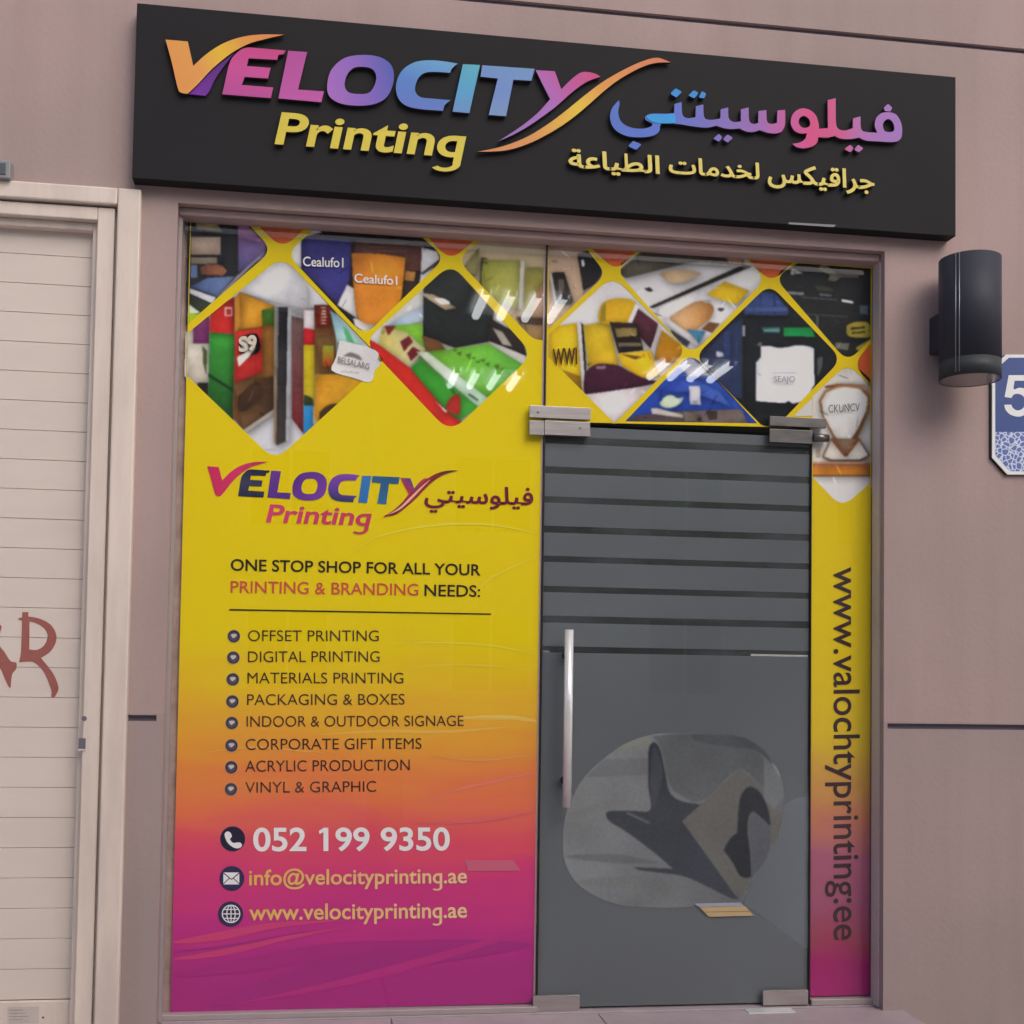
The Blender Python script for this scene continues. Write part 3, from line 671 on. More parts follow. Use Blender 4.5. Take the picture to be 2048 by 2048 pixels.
books = ['#c0c0c5', ([(360, 470), (540, 520), (700, 560), (700, 440), (570, 300), (400, 430)], ('#c8c8cc', '#b8b8be', 'v')), (R_(85, 640, 122, 900), '#c4c0b8'), (R_(120, 590, 202, 732), '#763e6c'), (R_(95, 732, 196, 940), ('#c2bdb4', '#a49e94', 'v')), ([(165, 740), (190, 770), (185, 890), (168, 830)], '#4e5a3c'), (R_(140, 930, 195, 1010), '#34322f'),
    ([(202, 670), (330, 680), (322, 1120), (195, 1000)], ('#3f8c3c', '#2a4c2c', 'v')), ([(196, 880), (320, 960), (320, 975), (196, 900)], '#23402a'), ([(200, 672), (205, 560), (330, 490), (330, 682)], ('#8e2a2a', '#b03632', 'v')), (R_(278, 545, 318, 590), '#c6a6a0'), (R_(285, 553, 312, 583), '#9c3230'),
    ([(330, 500), (355, 468), (530, 540), (530, 1060), (375, 1170), (320, 1110)], ('#9a6e36', '#6c4c34', 'v')), ([(355, 468), (530, 540), (465, 645), (350, 660)], ('#a87a2e', '#b88634', 'v')), ([(330, 500), (352, 480), (360, 640), (330, 680)], '#c0883c'), ([(465, 560), (532, 545), (530, 640), (470, 630)], '#46662e'),
    ([(332, 668), (465, 650), (470, 872), (330, 932)], ('#b43a34', '#a03030', 'v')), ([(352, 700, 1), (440, 680), (455, 770), (370, 785)], '#241e1c'), ([(362, 705, 1), (395, 700), (398, 760), (368, 765)], '#c8c2b4'), ([(405, 700, 1), (425, 700), (425, 762), (408, 760)], '#b8b0a4'), ([(340, 800), (440, 740), (400, 800), (350, 850)], '#cfc9c0'),
    ([(325, 932), (528, 895), (528, 1060), (372, 1168)], ('#7a5c3c', '#4c3a30', 'h')), ([(345, 1000, 1), (430, 930), (470, 960), (400, 1060), (350, 1070)], '#4a382c'), ([(370, 1170), (530, 1062), (530, 1085), (385, 1185)], '#b8b2a8'),
    ([(530, 540), (556, 540), (553, 1245), (528, 1235)], ('#8c8c88', '#b09678', 'v')), ([(553, 545), (600, 545), (593, 1225), (540, 1248)], ('#2e2f35', '#4c4744', 'v')), ([(600, 545), (620, 548), (607, 1222), (588, 1228)], '#b4b7bd'), ([(620, 590), (682, 605), (680, 1190), (618, 1110)], ('#6c5a58', '#702e34', 'v')), ([(618, 560), (745, 545), (745, 600), (640, 590)], '#8c8a8c'),
    (R_(680, 560, 742, 660), '#cfc6cc'), ([(680, 650), (745, 662), (742, 742), (680, 736)], '#b02e34'), (R_(680, 736, 738, 1050), ('#c6b42e', '#a8962c', 'v')), ([(680, 990, 1), (725, 1010), (725, 1060), (685, 1050)], '#35402e'), (R_(680, 1045, 728, 1200), ('#3f8cc0', '#2c74ac', 'v')), (R_(728, 1050, 770, 1140), '#c4b08c'),
    (R_(735, 535, 842, 885), ('#5c3c2c', '#86683e', 'v')), ([(735, 535), (812, 535), (815, 640), (745, 650)], '#662a22')]+scribble(765, 545, 800, 640, 6, '#c0aca0', 7)+[([(742, 700), (838, 690), (842, 880), (770, 888)], '#73583a'), (R_(775, 740, 832, 845), ('#94a03c', '#a8502c', 'v')),
    ([(812, 555), (900, 640), (990, 735), (850, 725)], ('#7ea8c0', '#a4c0b8', 'v')), ([(878, 640), (905, 660), (940, 730), (900, 722)], '#5c9c70'), ([(740, 888), (870, 885), (1010, 930), (760, 1130), (735, 1100)], ('#b8862f', '#c2982f', 'h')), ([(760, 1080, 1), (800, 1045), (850, 1040), (770, 1125)], '#4c3a26')]
diamond(filmL, cC, [(82, 683), (570, 286, 85), (1088, 821, 40), (534, 1325, 85), (78, 885)], books, extra=[([(862, 712, 1), (1050, 764), (1046, 840), (1022, 926), (930, 905), (822, 868), (842, 800)], ('#c8c7c4', '#bdbcc0', 'h')),
    ([(880, 795, 1), (915, 775), (960, 790), (975, 815), (925, 800)], '#6a6864')]+[(R_(870+k*16, 868+k*1.5, 880+k*16, 874+k*1.5), '#85827e') for k in range(6)])
diamond(filmL, cC, [(592, 272, 75), (745, 140), (1262, 172), (1398, 294, 65), (987, 692, 75)], ['#2c2325', ([(600, 300), (640, 180), (745, 140), (775, 165), (668, 190), (668, 350)], '#c3c3c8'), (R_(780, 145, 1260, 190), '#241f20'), ([(950, 195), (1295, 215), (1300, 360), (1195, 360), (930, 280)], ('#3c2a28', '#5c3c34', 'v'))]+scribble(960, 215, 1240, 280, 3, '#5f4440', 6)+[
    ([(668, 188, 1), (800, 192), (918, 203, 1), (915, 400), (852, 528, 1), (668, 350, 1)], ('#332f60', '#3c3a78', 'h')), ([(900, 430), (940, 450), (955, 605), (850, 535)], '#c3c1c4'), ([(930, 600), (1060, 620), (1000, 680), (940, 640)], '#cac6c4'), ([(1195, 360), (1250, 365), (1240, 415), (1190, 410)], '#a0743c'), ([(1190, 410), (1260, 420), (1200, 500), (1160, 520)], '#3c302c'),
    ([(922, 270, 1), (1050, 272), (1198, 292, 1), (1185, 420), (1165, 525), (1060, 625), (985, 622), (945, 560)], ('#b87430', '#c27e2c', 'h')), ([(1280, 240), (1360, 262), (1372, 300), (1275, 375)], '#bcbcc0'), ([(1268, 430), (1275, 375), (1350, 330), (1340, 350)], '#b4b2b4'), ([(1280, 370), (1365, 315), (1362, 330), (1282, 382)], '#333133')])
diamond(filmL, cC, [(1300, 176), (1562, 192), (1425, 312, 80)], [ORANGE])
diamond(filmL, cC, [(1430, 322, 85), (1845, 785, 85), (1425, 1185, 95), (985, 722, 85)], ['#b8b8b4', ([(1100, 640), (1290, 530), (1290, 610), (1180, 650)], ('#8fa2b8', '#b0bcc8', 'h')), ([(1290, 425), (1430, 330), (1650, 560), (1620, 720), (1450, 752), (1285, 692)], ('#363b3c', '#26282a', 'v')), ([(1260, 470), (1340, 480), (1458, 548), (1400, 560)], ('#c8b8a0', '#8a7a68', 'h')), ([(1340, 500, 1), (1390, 500), (1425, 525), (1380, 530)], '#d8d0c4'),
    ([(1625, 600), (1790, 690), (1815, 800), (1700, 745), (1620, 720)], '#352f30'), ([(1640, 650), (1690, 670), (1740, 745), (1690, 735)], '#b4aca0'), ([(1620, 718), (1830, 800), (1800, 850), (1640, 745)], '#c6c4c0'), ([(1120, 640), (1285, 628), (1285, 700), (1410, 762), (1620, 730), (1800, 840), (1640, 1000), (1500, 990), (1220, 760)], ('#7cb03c', '#5c9c44', 'h')), ([(1280, 690), (1370, 715), (1400, 760), (1300, 770)], '#6c4c34'),
    ([(1080, 640), (1205, 672), (1300, 760), (1215, 850), (1060, 740)], ('#b0a45c', '#c6c2a4', 'h')), ([(1090, 640), (1150, 640), (1110, 690)], '#6c2c30'), ([(1170, 720), (1215, 690), (1235, 720), (1190, 770)], '#64282c'), ([(1205, 780), (1235, 745), (1275, 770), (1225, 820)], '#64282c'), ([(1250, 770), (1310, 772), (1620, 1010), (1560, 1070)], ('#c6cabc', '#a0c0a8', 'h')),
    ([(1210, 865), (1275, 808), (1570, 1055), (1460, 1130), (1390, 1060)], ('#3c8c34', '#4c9c44', 'h')), ([(980, 690), (1060, 735), (1220, 855), (1400, 1070), (1500, 1140), (1400, 1190), (980, 760)], ('#a82c28', '#b83630', 'h')), ([(1400, 1070, 1), (1415, 1020), (1450, 990), (1475, 1000), (1470, 1090)], '#a43830'), ([(1350, 1025), (1410, 1075), (1400, 1080)], '#d8d8d8')]+[([(1430+k*24, 760+k*9+(k % 3)*9), (1460+k*24, 752+k*9+(k % 3)*9), (1452+k*24, 772+k*9+(k % 2)*14)], '#4c6c2c') for k in range(11)]+[([(1520, 980), (1570, 1015), (1563, 1025), (1515, 992)], '#5a6a60')])
diamond(filmL, cC, [(1600, 196), (1918, 212), (1908, 712), (1850, 712, 40), (1455, 300, 80)], [('#b4a688', '#9c8c74', 'v'), ([(1500, 330), (1570, 240), (1572, 330), (1545, 400), (1520, 390)], '#858058'), ([(1580, 292), (1612, 296), (1592, 440), (1575, 430)], '#4a463c'), ([(1592, 302, 1), (1690, 306), (1782, 306, 1), (1780, 420), (1768, 556, 1), (1640, 505, 1), (1585, 430)], ('#84863f', '#969658', 'h')), ([(1782, 306), (1805, 310), (1795, 560), (1772, 555)], '#d0ccc0'),
    ([(1806, 340), (1920, 345), (1912, 560), (1798, 560)], ('#88844a', '#7a7440', 'h')), ([(1860, 470), (1915, 400), (1912, 620), (1830, 600)], '#9a7a62'), ([(1760, 595), (1910, 600), (1910, 640), (1780, 630)], '#54463c'), ([(1770, 630), (1910, 640), (1910, 715), (1840, 715)], ('#8a745c', '#9c7c50', 'v'))])
for Lq, Rq, Tq in (((676, 335), (882, 342), (676, 288)), ((938, 418), (1156, 432), (938, 374))):
    text('photo_lettering', 'Cealufo1', cC([Lq])[0], cC([Rq])[0], cC([Tq])[0], YP-.003, ink('#cfcdd4'), filmL, off=.012, ref='H')
text('photo_lettering', 'BELSALARG', cC([(852, 826)])[0], cC([(1012, 862)])[0], cC([(855, 796)])[0], YP-.005, ink('#77746f'), filmL, off=.01)
text('photo_lettering', 'S9', cC([(350, 770)])[0], cC([(442, 758)])[0], cC([(348, 700)])[0], YP-.005, ink('#b8b0a2'), filmL, off=.04)

# logo on the film: the same word mark, smaller
def aff(pts):
    # A-crop -> E-crop from three shared corners
    (x0, y0), (x1, y1), (x2, y2) = (176, 153), (232, 357), (1602, 266); (u0, v0), (u1, v1), (u2, v2) = (92, 87), (140, 245), (1126, 146)
    det = (x1-x0)*(y2-y0)-(x2-x0)*(y1-y0); o = []
    for q in pts:
        a = ((q[0]-x0)*(y2-y0)-(x2-x0)*(q[1]-y0))/det; b = ((x1-x0)*(q[1]-y0)-(q[0]-x0)*(y1-y0))/det
        o.append((u0+a*(u1-u0)+b*(u2-u0), v0+a*(v1-v0)+b*(v2-v0))+tuple(q[2:]))
    return cE(o)
gE = lambda n, s, a, b: gm(n, s, a, b, cE, YP, spec=.3)
YL2 = YP-.0006
for k, m in (('V', gE('crimson_print', [(0, '#b02050'), (.6, '#b82a58'), (1, '#a82a50')], (100, 90), (330, 90))), ('E', gE('navy_print', [(0, '#1f2038'), (.55, '#33334c'), (1, '#20223a')], (350, 110), (330, 250))),
             ('L', gE('violet_print', [(0, '#5c3080'), (1, '#4c2c78')], (460, 110), (480, 255))), ('O', gE('violet_print', [(0, '#4c2470'), (1, '#66368c')], (560, 130), (700, 250))), ('C', gE('violet_navy_print', [(0, '#6c3a90'), (.6, '#54348a'), (1, '#2c3058')], (850, 130), (830, 270))),
             ('I', gE('blue_print', [(0, '#2c6aa4'), (1, '#2460a0')], (940, 130), (930, 270))), ('T', gE('deep_blue_print', [(0, '#224a70'), (1, '#285e86')], (1060, 140), (1030, 275))), ('Y', gE('navy_crimson_print', [(0, '#7a1c34'), (.55, '#a42444'), (.7, '#4a3a70'), (.8, '#a02a4c'), (1, '#b02a48')], (1050, 350), (1290, 150)))):
    plate('logo_letter', [smooth(aff(VEL[k]))]+([smooth(aff(VEL['Oh']))] if k == 'O' else []), YL2, m, filmL)
plate('logo_swoosh', [smooth(cE([(1036, 357, 1), (1090, 325), (1140, 280), (1200, 220), (1260, 165), (1320, 128), (1380, 111), (1443, 110, 1), (1385, 124), (1330, 150), (1275, 195), (1210, 262), (1150, 315), (1095, 350)]))], YL2-.0006, gE('maroon_print', [(0, '#6a1a2c'), (.5, '#8a2030'), (1, '#3c1420')], (1040, 355), (1440, 110)), filmL)
plate('logo_swoosh', [smooth(cE([(1055, 350, 1), (1120, 312), (1180, 255), (1240, 198), (1290, 158), (1240, 210), (1185, 268), (1125, 320)]))], YL2-.0012, ink('#d0a488'), filmL)
text('print_lettering', 'Printing', cE([(408, 386)])[0], cE([(962, 405)])[0], cE([(430, 294)])[0], YL2, gE('pink_print', [(0, '#b83a5e'), (1, '#a8304e')], (410, 340), (980, 370)), filmL, off=.02, ref='P')
text('print_lettering', ar('فيلوسيتي'), cE([(1258, 336)])[0], cE([(1843, 350)])[0], cE([(1258, 186)])[0], YL2, ink('#631a34'), filmL, off=.004, mode='box', bold=.014)
BLK = ink('#26211c')
text('print_lettering', 'ONE STOP SHOP FOR ALL YOUR', cE([(218, 646)])[0], cE([(1560, 673)])[0], cE([(219, 586)])[0], YL2, BLK, filmL, off=.014)
text('print_lettering', 'PRINTING & BRANDING', cE([(218, 766)])[0], cE([(1225, 781)])[0], cE([(219, 703)])[0], YL2, ink('#b0453c'), filmL, off=.006)
text('print_lettering', 'NEEDS:', cE([(1258, 783)])[0], cE([(1557, 788)])[0], cE([(1259, 722)])[0], YL2, BLK, filmL, off=.01)
plate('rule', [cE([(210, 853), (1615, 877), (1615, 884), (210, 861)])], YL2, BLK, filmL)
rows = [('OFFSET PRINTING', 265, 172, 987, 172, 112), ('DIGITAL PRINTING', 265, 288, 992, 286, 228), ('MATERIALS PRINTING', 262, 405, 1123, 405, 345), ('PACKAGING & BOXES', 260, 525, 1130, 522, 465),
        ('INDOOR & OUTDOOR SIGNAGE', 257, 645, 1455, 640, 586), ('CORPORATE GIFT ITEMS', 252, 772, 1223, 766, 712), ('ACRYLIC PRODUCTION', 250, 893, 1158, 885, 832), ('VINYL & GRAPHIC', 250, 1010, 973, 1003, 950)]
bul = [(187, 145), (184, 263), (181, 383), (179, 505), (176, 624), (174, 748), (173, 868), (171, 989)]
def circ(c, r, n=28): return [(c[0]+r*math.cos(2*math.pi*k/n), c[1]+r*math.sin(2*math.pi*k/n)) for k in range(n)]
LINK = ink('#3c2a26')
for (s, x0, y0, x1, y1, yt), b in zip(rows, bul):
    text('print_lettering', s, cF([(x0, y0)])[0], cF([(x1, y1)])[0], cF([(x0, yt)])[0], YL2, LINK, filmL, off=-.004)
    print_sheet('bullet', [(cF(circ(b, 36)), '#8a7a70'), (cF(circ(b, 33)), '#2e2a38'), (cF(circ((b[0], b[1]+1), 25)), '#4a4452'), (cF(smooth([(b[0]-16, b[1]-8), (b[0]-4, b[1]-13), (b[0]+12, b[1]-12), (b[0]+15, b[1]-3), (b[0]+2, b[1]+8), (b[0]-6, b[1]+9)])), '#b0a9a4')], YL2, M['ink'], filmL)
text('print_lettering', '052 199 9350', cG([(450, 245)])[0], cG([(1400, 241)])[0], cG([(450, 136)])[0], YL2, ink('#d2cbd2'), filmL, off=.02, ref='0')
gold = gm('gold_print', [(0, '#c9a050'), (.5, '#cfa56a'), (1, '#d2b283')], (430, 400), (1480, 400), cG, YP, spec=.3)
text('print_lettering', 'info@velocityprinting.ae', cG([(430, 411)])[0], cG([(1483, 400)])[0], cG([(430, 339)])[0], YL2, gold, filmL, off=.014, ref='l')
text('print_lettering', 'www.velocityprinting.ae', cG([(430, 580)])[0], cG([(1483, 567)])[0], cG([(430, 505)])[0], YL2, gold, filmL, off=.014, ref='l')
NV = '#2b2748'; WH = '#cfccd6'
ic = [(351, 188), (347, 379), (341, 551)]
print_sheet('phone_icon', [(cG(circ(ic[0], 62, 40)), '#8c5a78'), (cG(circ(ic[0], 60, 40)), '#1f1a30'), (cG(smooth([(312, 165), (325, 152), (340, 158), (347, 176), (338, 190), (352, 206), (368, 206), (385, 205), (396, 216), (388, 230), (365, 233), (338, 218), (320, 195)])), WH)], YL2, M['ink'], filmL)
print_sheet('mail_icon', [(cG(circ(ic[1], 60, 40)), NV), (cG(R_(306, 350, 383, 408)), WH), (cG(ribbon([(306, 352), (326, 368), (345, 382), (364, 368), (383, 352)], 5, 5)), NV), (cG(ribbon([(306, 406), (320, 392), (334, 379)], 4, 4)), NV), (cG(ribbon([(383, 406), (370, 392), (355, 379)], 4, 4)), NV)], YL2, M['ink'], filmL)
gx, gy = ic[2][0]+2, ic[2][1]-1
def arc(cx, cy, rx, ry, a0, a1, n=10): return [(cx+rx*math.cos(a0+(a1-a0)*k/n), cy+ry*math.sin(a0+(a1-a0)*k/n)) for k in range(n+1)]
gl = [(cG(circ(ic[2], 61, 40)), NV)]
for rx in (42, 20): gl += [(cG(ribbon(arc(gx, gy, rx, 42, -math.pi/2, math.pi/2), 5, 5)), WH), (cG(ribbon(arc(gx, gy, rx, 42, math.pi/2, 3*math.pi/2), 5, 5)), WH)]
gl += [(cG(R_(gx-2.5, gy-42, gx+2.5, gy+42)), WH), (cG(R_(gx-42, gy-2.5, gx+42, gy+2.5)), WH), (cG(R_(gx-36, gy-24, gx+36, gy-19)), WH), (cG(R_(gx-36, gy+19, gx+36, gy+24)), WH)]
print_sheet('globe_icon', gl, YL2, M['ink'], filmL)
plate('sticker_mark', [cG([(1470, 290), (1705, 290), (1745, 342), (1490, 344)])], YL2, ink('#b0566c'), filmL)

# ------------------------------------------------------------------ transom and side glazing
sp = thing('glass_surround', 'glass over and right of the door with photo collage and vertical web address film', 'window', (2.0, YG, 0))
box('pane', XD0+.0035, XR-.003, YG, YG+.010, ZD+.003, ZT-.032, M['glass'], sp)
box('pane', XD1+.0035, XR-.003, YG, YG+.010, .021, ZD+.0005, M['glass'], sp)
box('bottom_channel', XD1+.004, XR-.002, YG-.020, YG+.030, -.0035, .019, M['alu'], sp, bev=.002)
box('edge_strip', XD1+.0005, XD1+.0032, YG-.001, YG+.011, .0, ZD, M['black'], sp)
zz2 = lambda y: U((1680, y), YF).z
h2, l2 = zz2(470), zz2(1990); t2 = lambda y: (h2-zz2(y))/(h2-l2)
m_film2 = grad_mat('printed_side_film', [(0, '#ccb214'), (t2(1250), '#c8b01e'), (t2(1470), '#c6aa2e'), (t2(1560), '#b88c48'), (t2(1640), '#b27058'), (t2(1720), '#9c5a70'), (t2(1820), '#94506c'), (t2(1890), '#923e54'), (t2(1935), '#962462'), (1, '#982468')], Vector((0, YF, h2)), Vector((0, YF, l2)), rough=.4, wob=.06, wscale=(4, 1, 7), spec=.08)
fr = cD([(124, 74), (600, 106), (1100, 132), (1500, 166), (1888, 203)])
fo = []
for a, b in zip(fr[:-1], fr[1:]):
    for k in range(12): t = k/12; fo.append((a[0]+(b[0]-a[0])*t, a[1]+(b[1]-a[1])*t+random.uniform(-4, 0)))
fo += [fr[-1], (1739.5, 1989.5), (1620.5, 1993), cD([(1562, 1078)])[0], cD([(108, 1042)])[0]]
filmR = film_base('vinyl_film', m_film2, sp, (1.7, YF, .1)); film_R_outline = fo
BOUND[filmR.name] = [(1097.5, 490), (1741.5, 537), (1738, 1986), (1092, 1986)]
diamond(filmR, cD, [(125, 72), (322, 86), (442, 240, 65), (126, 542)], [('#a8937e', '#b49c88', 'h'), ([(134, 240), (165, 228), (185, 395), (160, 405)], '#d0d0d2'), ([(145, 232), (212, 228), (264, 385), (250, 408), (178, 400)], ('#1f1f20', '#3c3a38', 'v')), (R_(180, 270, 215, 340), '#5a544e'), ([(285, 130, 1), (365, 118), (420, 200), (400, 270), (325, 330), (308, 270)], ('#1e1e21', '#2c2c30', 'v')), ([(305, 165, 1), (318, 160), (324, 190), (312, 200)], '#d6d6da'), ([(260, 400), (330, 325), (400, 290), (300, 360)], '#7c7468')])
diamond(filmR, cD, [(352, 90), (615, 108), (495, 225, 75)], [ORANGE])
diamond(filmR, cD, [(478, 248, 90), (882, 655, 75), (488, 1052, 25), (128, 692), (128, 572)], ['#c4c2c5', ([(128, 530), (285, 505), (312, 880), (128, 700)], ('#c2a428', '#c8ac2c', 'h')), ([(200, 760), (310, 800), (310, 880)], '#a07c28'), ([(300, 505), (318, 515), (340, 885), (325, 890)], '#241c1e'), ([(283, 503), (306, 505), (332, 885), (312, 880)], '#d4d2d4'), ([(316, 520), (420, 500), (456, 500), (512, 742), (345, 745)], ('#b09a30', '#c0a02c', 'v')),
    ([(415, 410), (445, 385, 1), (510, 372), (602, 395), (555, 508), (405, 500)], ('#bf962c', '#c8a62c', 'h')), ([(415, 420), (440, 390), (440, 500), (405, 500)], '#8a7a2c'), ([(605, 420), (725, 510), (690, 650), (560, 515)], ('#5a3440', '#432632', 'v')), ([(600, 400), (622, 415), (580, 510), (556, 505)], '#cfc9cc'), ([(725, 530), (745, 545), (700, 700), (680, 655)], '#cfc9cc'), ([(745, 545), (880, 650), (800, 730), (702, 705)], ('#b08424', '#9c6c24', 'v')),
    ([(460, 500), (612, 510), (645, 655), (510, 672)], ('#3a2e2e', '#2a2426', 'v')), ([(488, 535), (605, 530), (612, 575), (500, 585)], '#8a7c50'), ([(505, 612), (632, 615), (635, 632), (510, 635)], '#6a6050'), ([(505, 672), (682, 655), (735, 800), (620, 805), (525, 735)], ('#c8a828', '#bf9c28', 'h')), ([(525, 675), (640, 690), (600, 705), (560, 690)], '#5a4424'),
    ([(335, 770), (400, 726, 1), (500, 735), (560, 765), (640, 805), (710, 832), (480, 880), (328, 892)], ('#4c2a3c', '#3a2030', 'v')), ([(385, 742), (438, 738), (438, 755), (390, 758)], '#84707a'), ([(328, 895), (700, 845), (480, 1055)], ('#c9c3c7', '#b4a8ac', 'h')), ([(700, 720), (800, 720), (740, 790)], '#b4a49c')])
text('photo_lettering', 'WWI', cD([(152, 735)])[0], cD([(285, 728)])[0], cD([(150, 650)])[0], YP-.005, ink('#4c3018'), filmR, off=.03)
diamond(filmR, cD, [(492, 215, 75), (640, 112), (1188, 148), (1314, 262, 80), (905, 682, 85)], ['#c2c0c4', ([(500, 230), (640, 112), (1190, 150), (1185, 190), (960, 172), (870, 182), (740, 215), (550, 262)], ('#5c584e', '#4a463f', 'h')), ([(1090, 140), (1190, 145), (1180, 190), (1110, 180)], '#ab8c74'), ([(728, 240, 1), (790, 217), (900, 218), (962, 238, 1), (880, 278), (800, 288)], ('#b09878', '#c0ab90', 'h')), ([(650, 318), (680, 312), (700, 332), (670, 336)], '#2f2c28'),
    ([(672, 420), (1190, 188), (1240, 195), (730, 412), (700, 425)], ('#3c3a35', '#2a2826', 'h')), ([(730, 420), (1240, 200), (1320, 262), (905, 680), (720, 480)], ('#c8c6ca', '#bebcc0', 'h')), ([(988, 352), (1085, 280), (1222, 332), (1150, 405)], ('#bf9e2a', '#d0b02e', 'v')), ([(790, 470, 1), (930, 390), (1020, 410), (1005, 485), (890, 555), (800, 510)], ('#c6a684', '#a87848', 'h')), ([(970, 385), (1010, 380), (1012, 395), (975, 397)], '#9a9a98'), ([(1045, 430, 1), (1065, 422), (1085, 432), (1065, 445)], '#4c4c52'),
    ([(1000, 500), (1060, 510), (1020, 560), (960, 540)], '#6c4c34'), ([(760, 470), (960, 610), (930, 630), (745, 490)], '#d4d2d6'), ([(880, 540), (985, 550), (950, 620)], '#4c7a94'), ([(790, 540), (900, 610), (880, 640), (800, 570)], '#3a3c4c')])
diamond(filmR, cD, [(1200, 140), (1480, 153), (1340, 292, 85)], [ORANGE])
diamond(filmR, cD, [(1512, 163), (1888, 203), (1885, 592), (1755, 718, 75), (1358, 258, 75)], [('#24282b', '#1e2022', 'v'), ([(1450, 205), (1515, 235), (1445, 245)], '#aca89e'), ([(1590, 212), (1625, 178), (1700, 238), (1820, 242), (1815, 262), (1720, 255), (1690, 280), (1650, 275), (1660, 245)], ('#7c776c', '#5c5850', 'h')), ([(1575, 300, 1), (1640, 310), (1680, 330), (1600, 330)], '#3c3c34'), ([(1420, 333), (1520, 340), (1516, 355), (1420, 348)], '#76787a'), ([(1600, 345), (1668, 352), (1665, 362), (1605, 356)], '#5c5f62'), ([(1500, 362), (1700, 378), (1700, 384), (1500, 368)], '#4c5054'),
    ([(1725, 377), (1787, 388), (1785, 400), (1725, 390)], '#cfd0d2'), ([(1820, 410), (1868, 410), (1866, 462), (1822, 455)], '#44525a'), ([(1480, 450), (1760, 470), (1760, 477), (1480, 457)], '#3c4044'), ([(1585, 465), (1598, 465), (1596, 540), (1588, 540)], '#4c5458'), ([(1750, 520, 1), (1800, 500), (1870, 505), (1885, 560), (1870, 585), (1760, 578)], ('#9c8c38', '#857a34', 'v')), ([(1770, 530), (1850, 525), (1850, 535), (1775, 545)], '#33301c'), ([(1780, 555), (1855, 550), (1850, 560), (1780, 566)], '#33301c'), ([(1690, 612), (1766, 617), (1756, 655), (1688, 645)], '#5c5c54'), ([(1800, 640), (1885, 590), (1885, 620), (1810, 660)], '#8a7c34')])
diamond(filmR, cD, [(905, 665, 80), (1264, 1052), (545, 1042)], [('#34509c', '#28459a', 'v'), ([(830, 740), (905, 690), (1010, 790), (900, 800)], '#9c9ca8'), ([(700, 880), (900, 800), (1060, 880), (1120, 960), (900, 880)], ('#2a3f94', '#4a66ac', 'h')), ([(732, 940, 1), (765, 905), (800, 897), (830, 915), (862, 912), (840, 948), (790, 970), (745, 962)], '#b8c8b0'), ([(893, 850), (952, 850), (957, 952), (898, 950)], ('#c8c8d4', '#b4b4c0', 'v')), (R_(915, 930, 938, 942), '#7c7a88'), ([(545, 1042), (600, 1010), (690, 1000), (862, 985), (1178, 975), (1215, 1055)], ('#5a4c50', '#746864', 'h')), ([(686, 968), (715, 968), (862, 1005), (858, 1022), (690, 1000)], '#c4bcb4'), ([(862, 985), (960, 1010), (965, 1045), (870, 1045)], ('#7c7268', '#4c4440', 'h')), ([(940, 1022, 1), (955, 1022), (955, 1038), (940, 1038)], '#221e1e'), ([(985, 985), (1045, 982), (1045, 1030), (1000, 1035)], '#3c3232')])
diamond(filmR, cD, [(1330, 293, 75), (1724, 702, 75), (1372, 1066), (1290, 1066, 20), (922, 690, 75)], [('#20242b', '#1c2022', 'v'), ([(950, 700), (1110, 520), (1180, 480), (1180, 920), (1090, 900)], ('#262c44', '#2c3654', 'h')), ([(1040, 660, 1), (1070, 665), (1090, 685), (1045, 690)], '#a4a8b4'), ([(1080, 560), (1115, 540), (1115, 700), (1080, 700)], '#33406c'), ([(1190, 400), (1290, 330), (1370, 350), (1440, 445), (1430, 465), (1190, 462)], ('#2c3a62', '#3a4c7c', 'v')), (R_(1278, 345, 1284, 460), '#20284a'), (R_(1355, 345, 1361, 460), '#20284a'), ([(1200, 420), (1430, 420), (1430, 445), (1200, 445)], '#465684'),
    (R_(1180, 520, 1197, 578), '#8a8e96'), (R_(1180, 470, 1186, 1000), '#34383c'), ([(1285, 528), (1388, 530), (1388, 560), (1300, 558)], ('#2c4a4a', '#4a6c6a', 'h')), (R_(1300, 543, 1385, 548), '#5f9c9c'), ([(1408, 528), (1560, 530), (1580, 582), (1408, 577)], ('#1c7c44', '#1f9050', 'v')), ([(1270, 612, 1), (1290, 612), (1285, 630), (1265, 630)], '#5c5a54'), ([(1590, 700, 1), (1620, 690), (1612, 760), (1590, 790)], '#4c5050'),
    ([(1282, 630, 1), (1330, 630), (1375, 640), (1430, 637), (1480, 626), (1540, 632), (1572, 645, 1), (1576, 840, 1), (1525, 935, 1), (1455, 945, 1), (1435, 930, 1), (1415, 942, 1), (1300, 935), (1255, 930, 1), (1256, 722, 1), (1284, 690, 1)], ('#c6c6d2', '#cfcfda', 'v')), ([(1400, 758), (1440, 758), (1440, 763), (1400, 763)], '#9a9aa4'), ([(1345, 775), (1480, 775), (1480, 780), (1345, 780)], '#8c8c98'), ([(1360, 838), (1462, 838), (1462, 842), (1360, 842)], '#9a9aa4')])
text('photo_lettering', 'SEAJO', cD([(1355, 828)])[0], cD([(1470, 828)])[0], cD([(1355, 795)])[0], YP-.005, ink('#85858f'), filmR, off=-.004)
diamond(filmR, cD, [(1886, 612), (1886, 848), (1788, 730, 70)], [ORANGE])
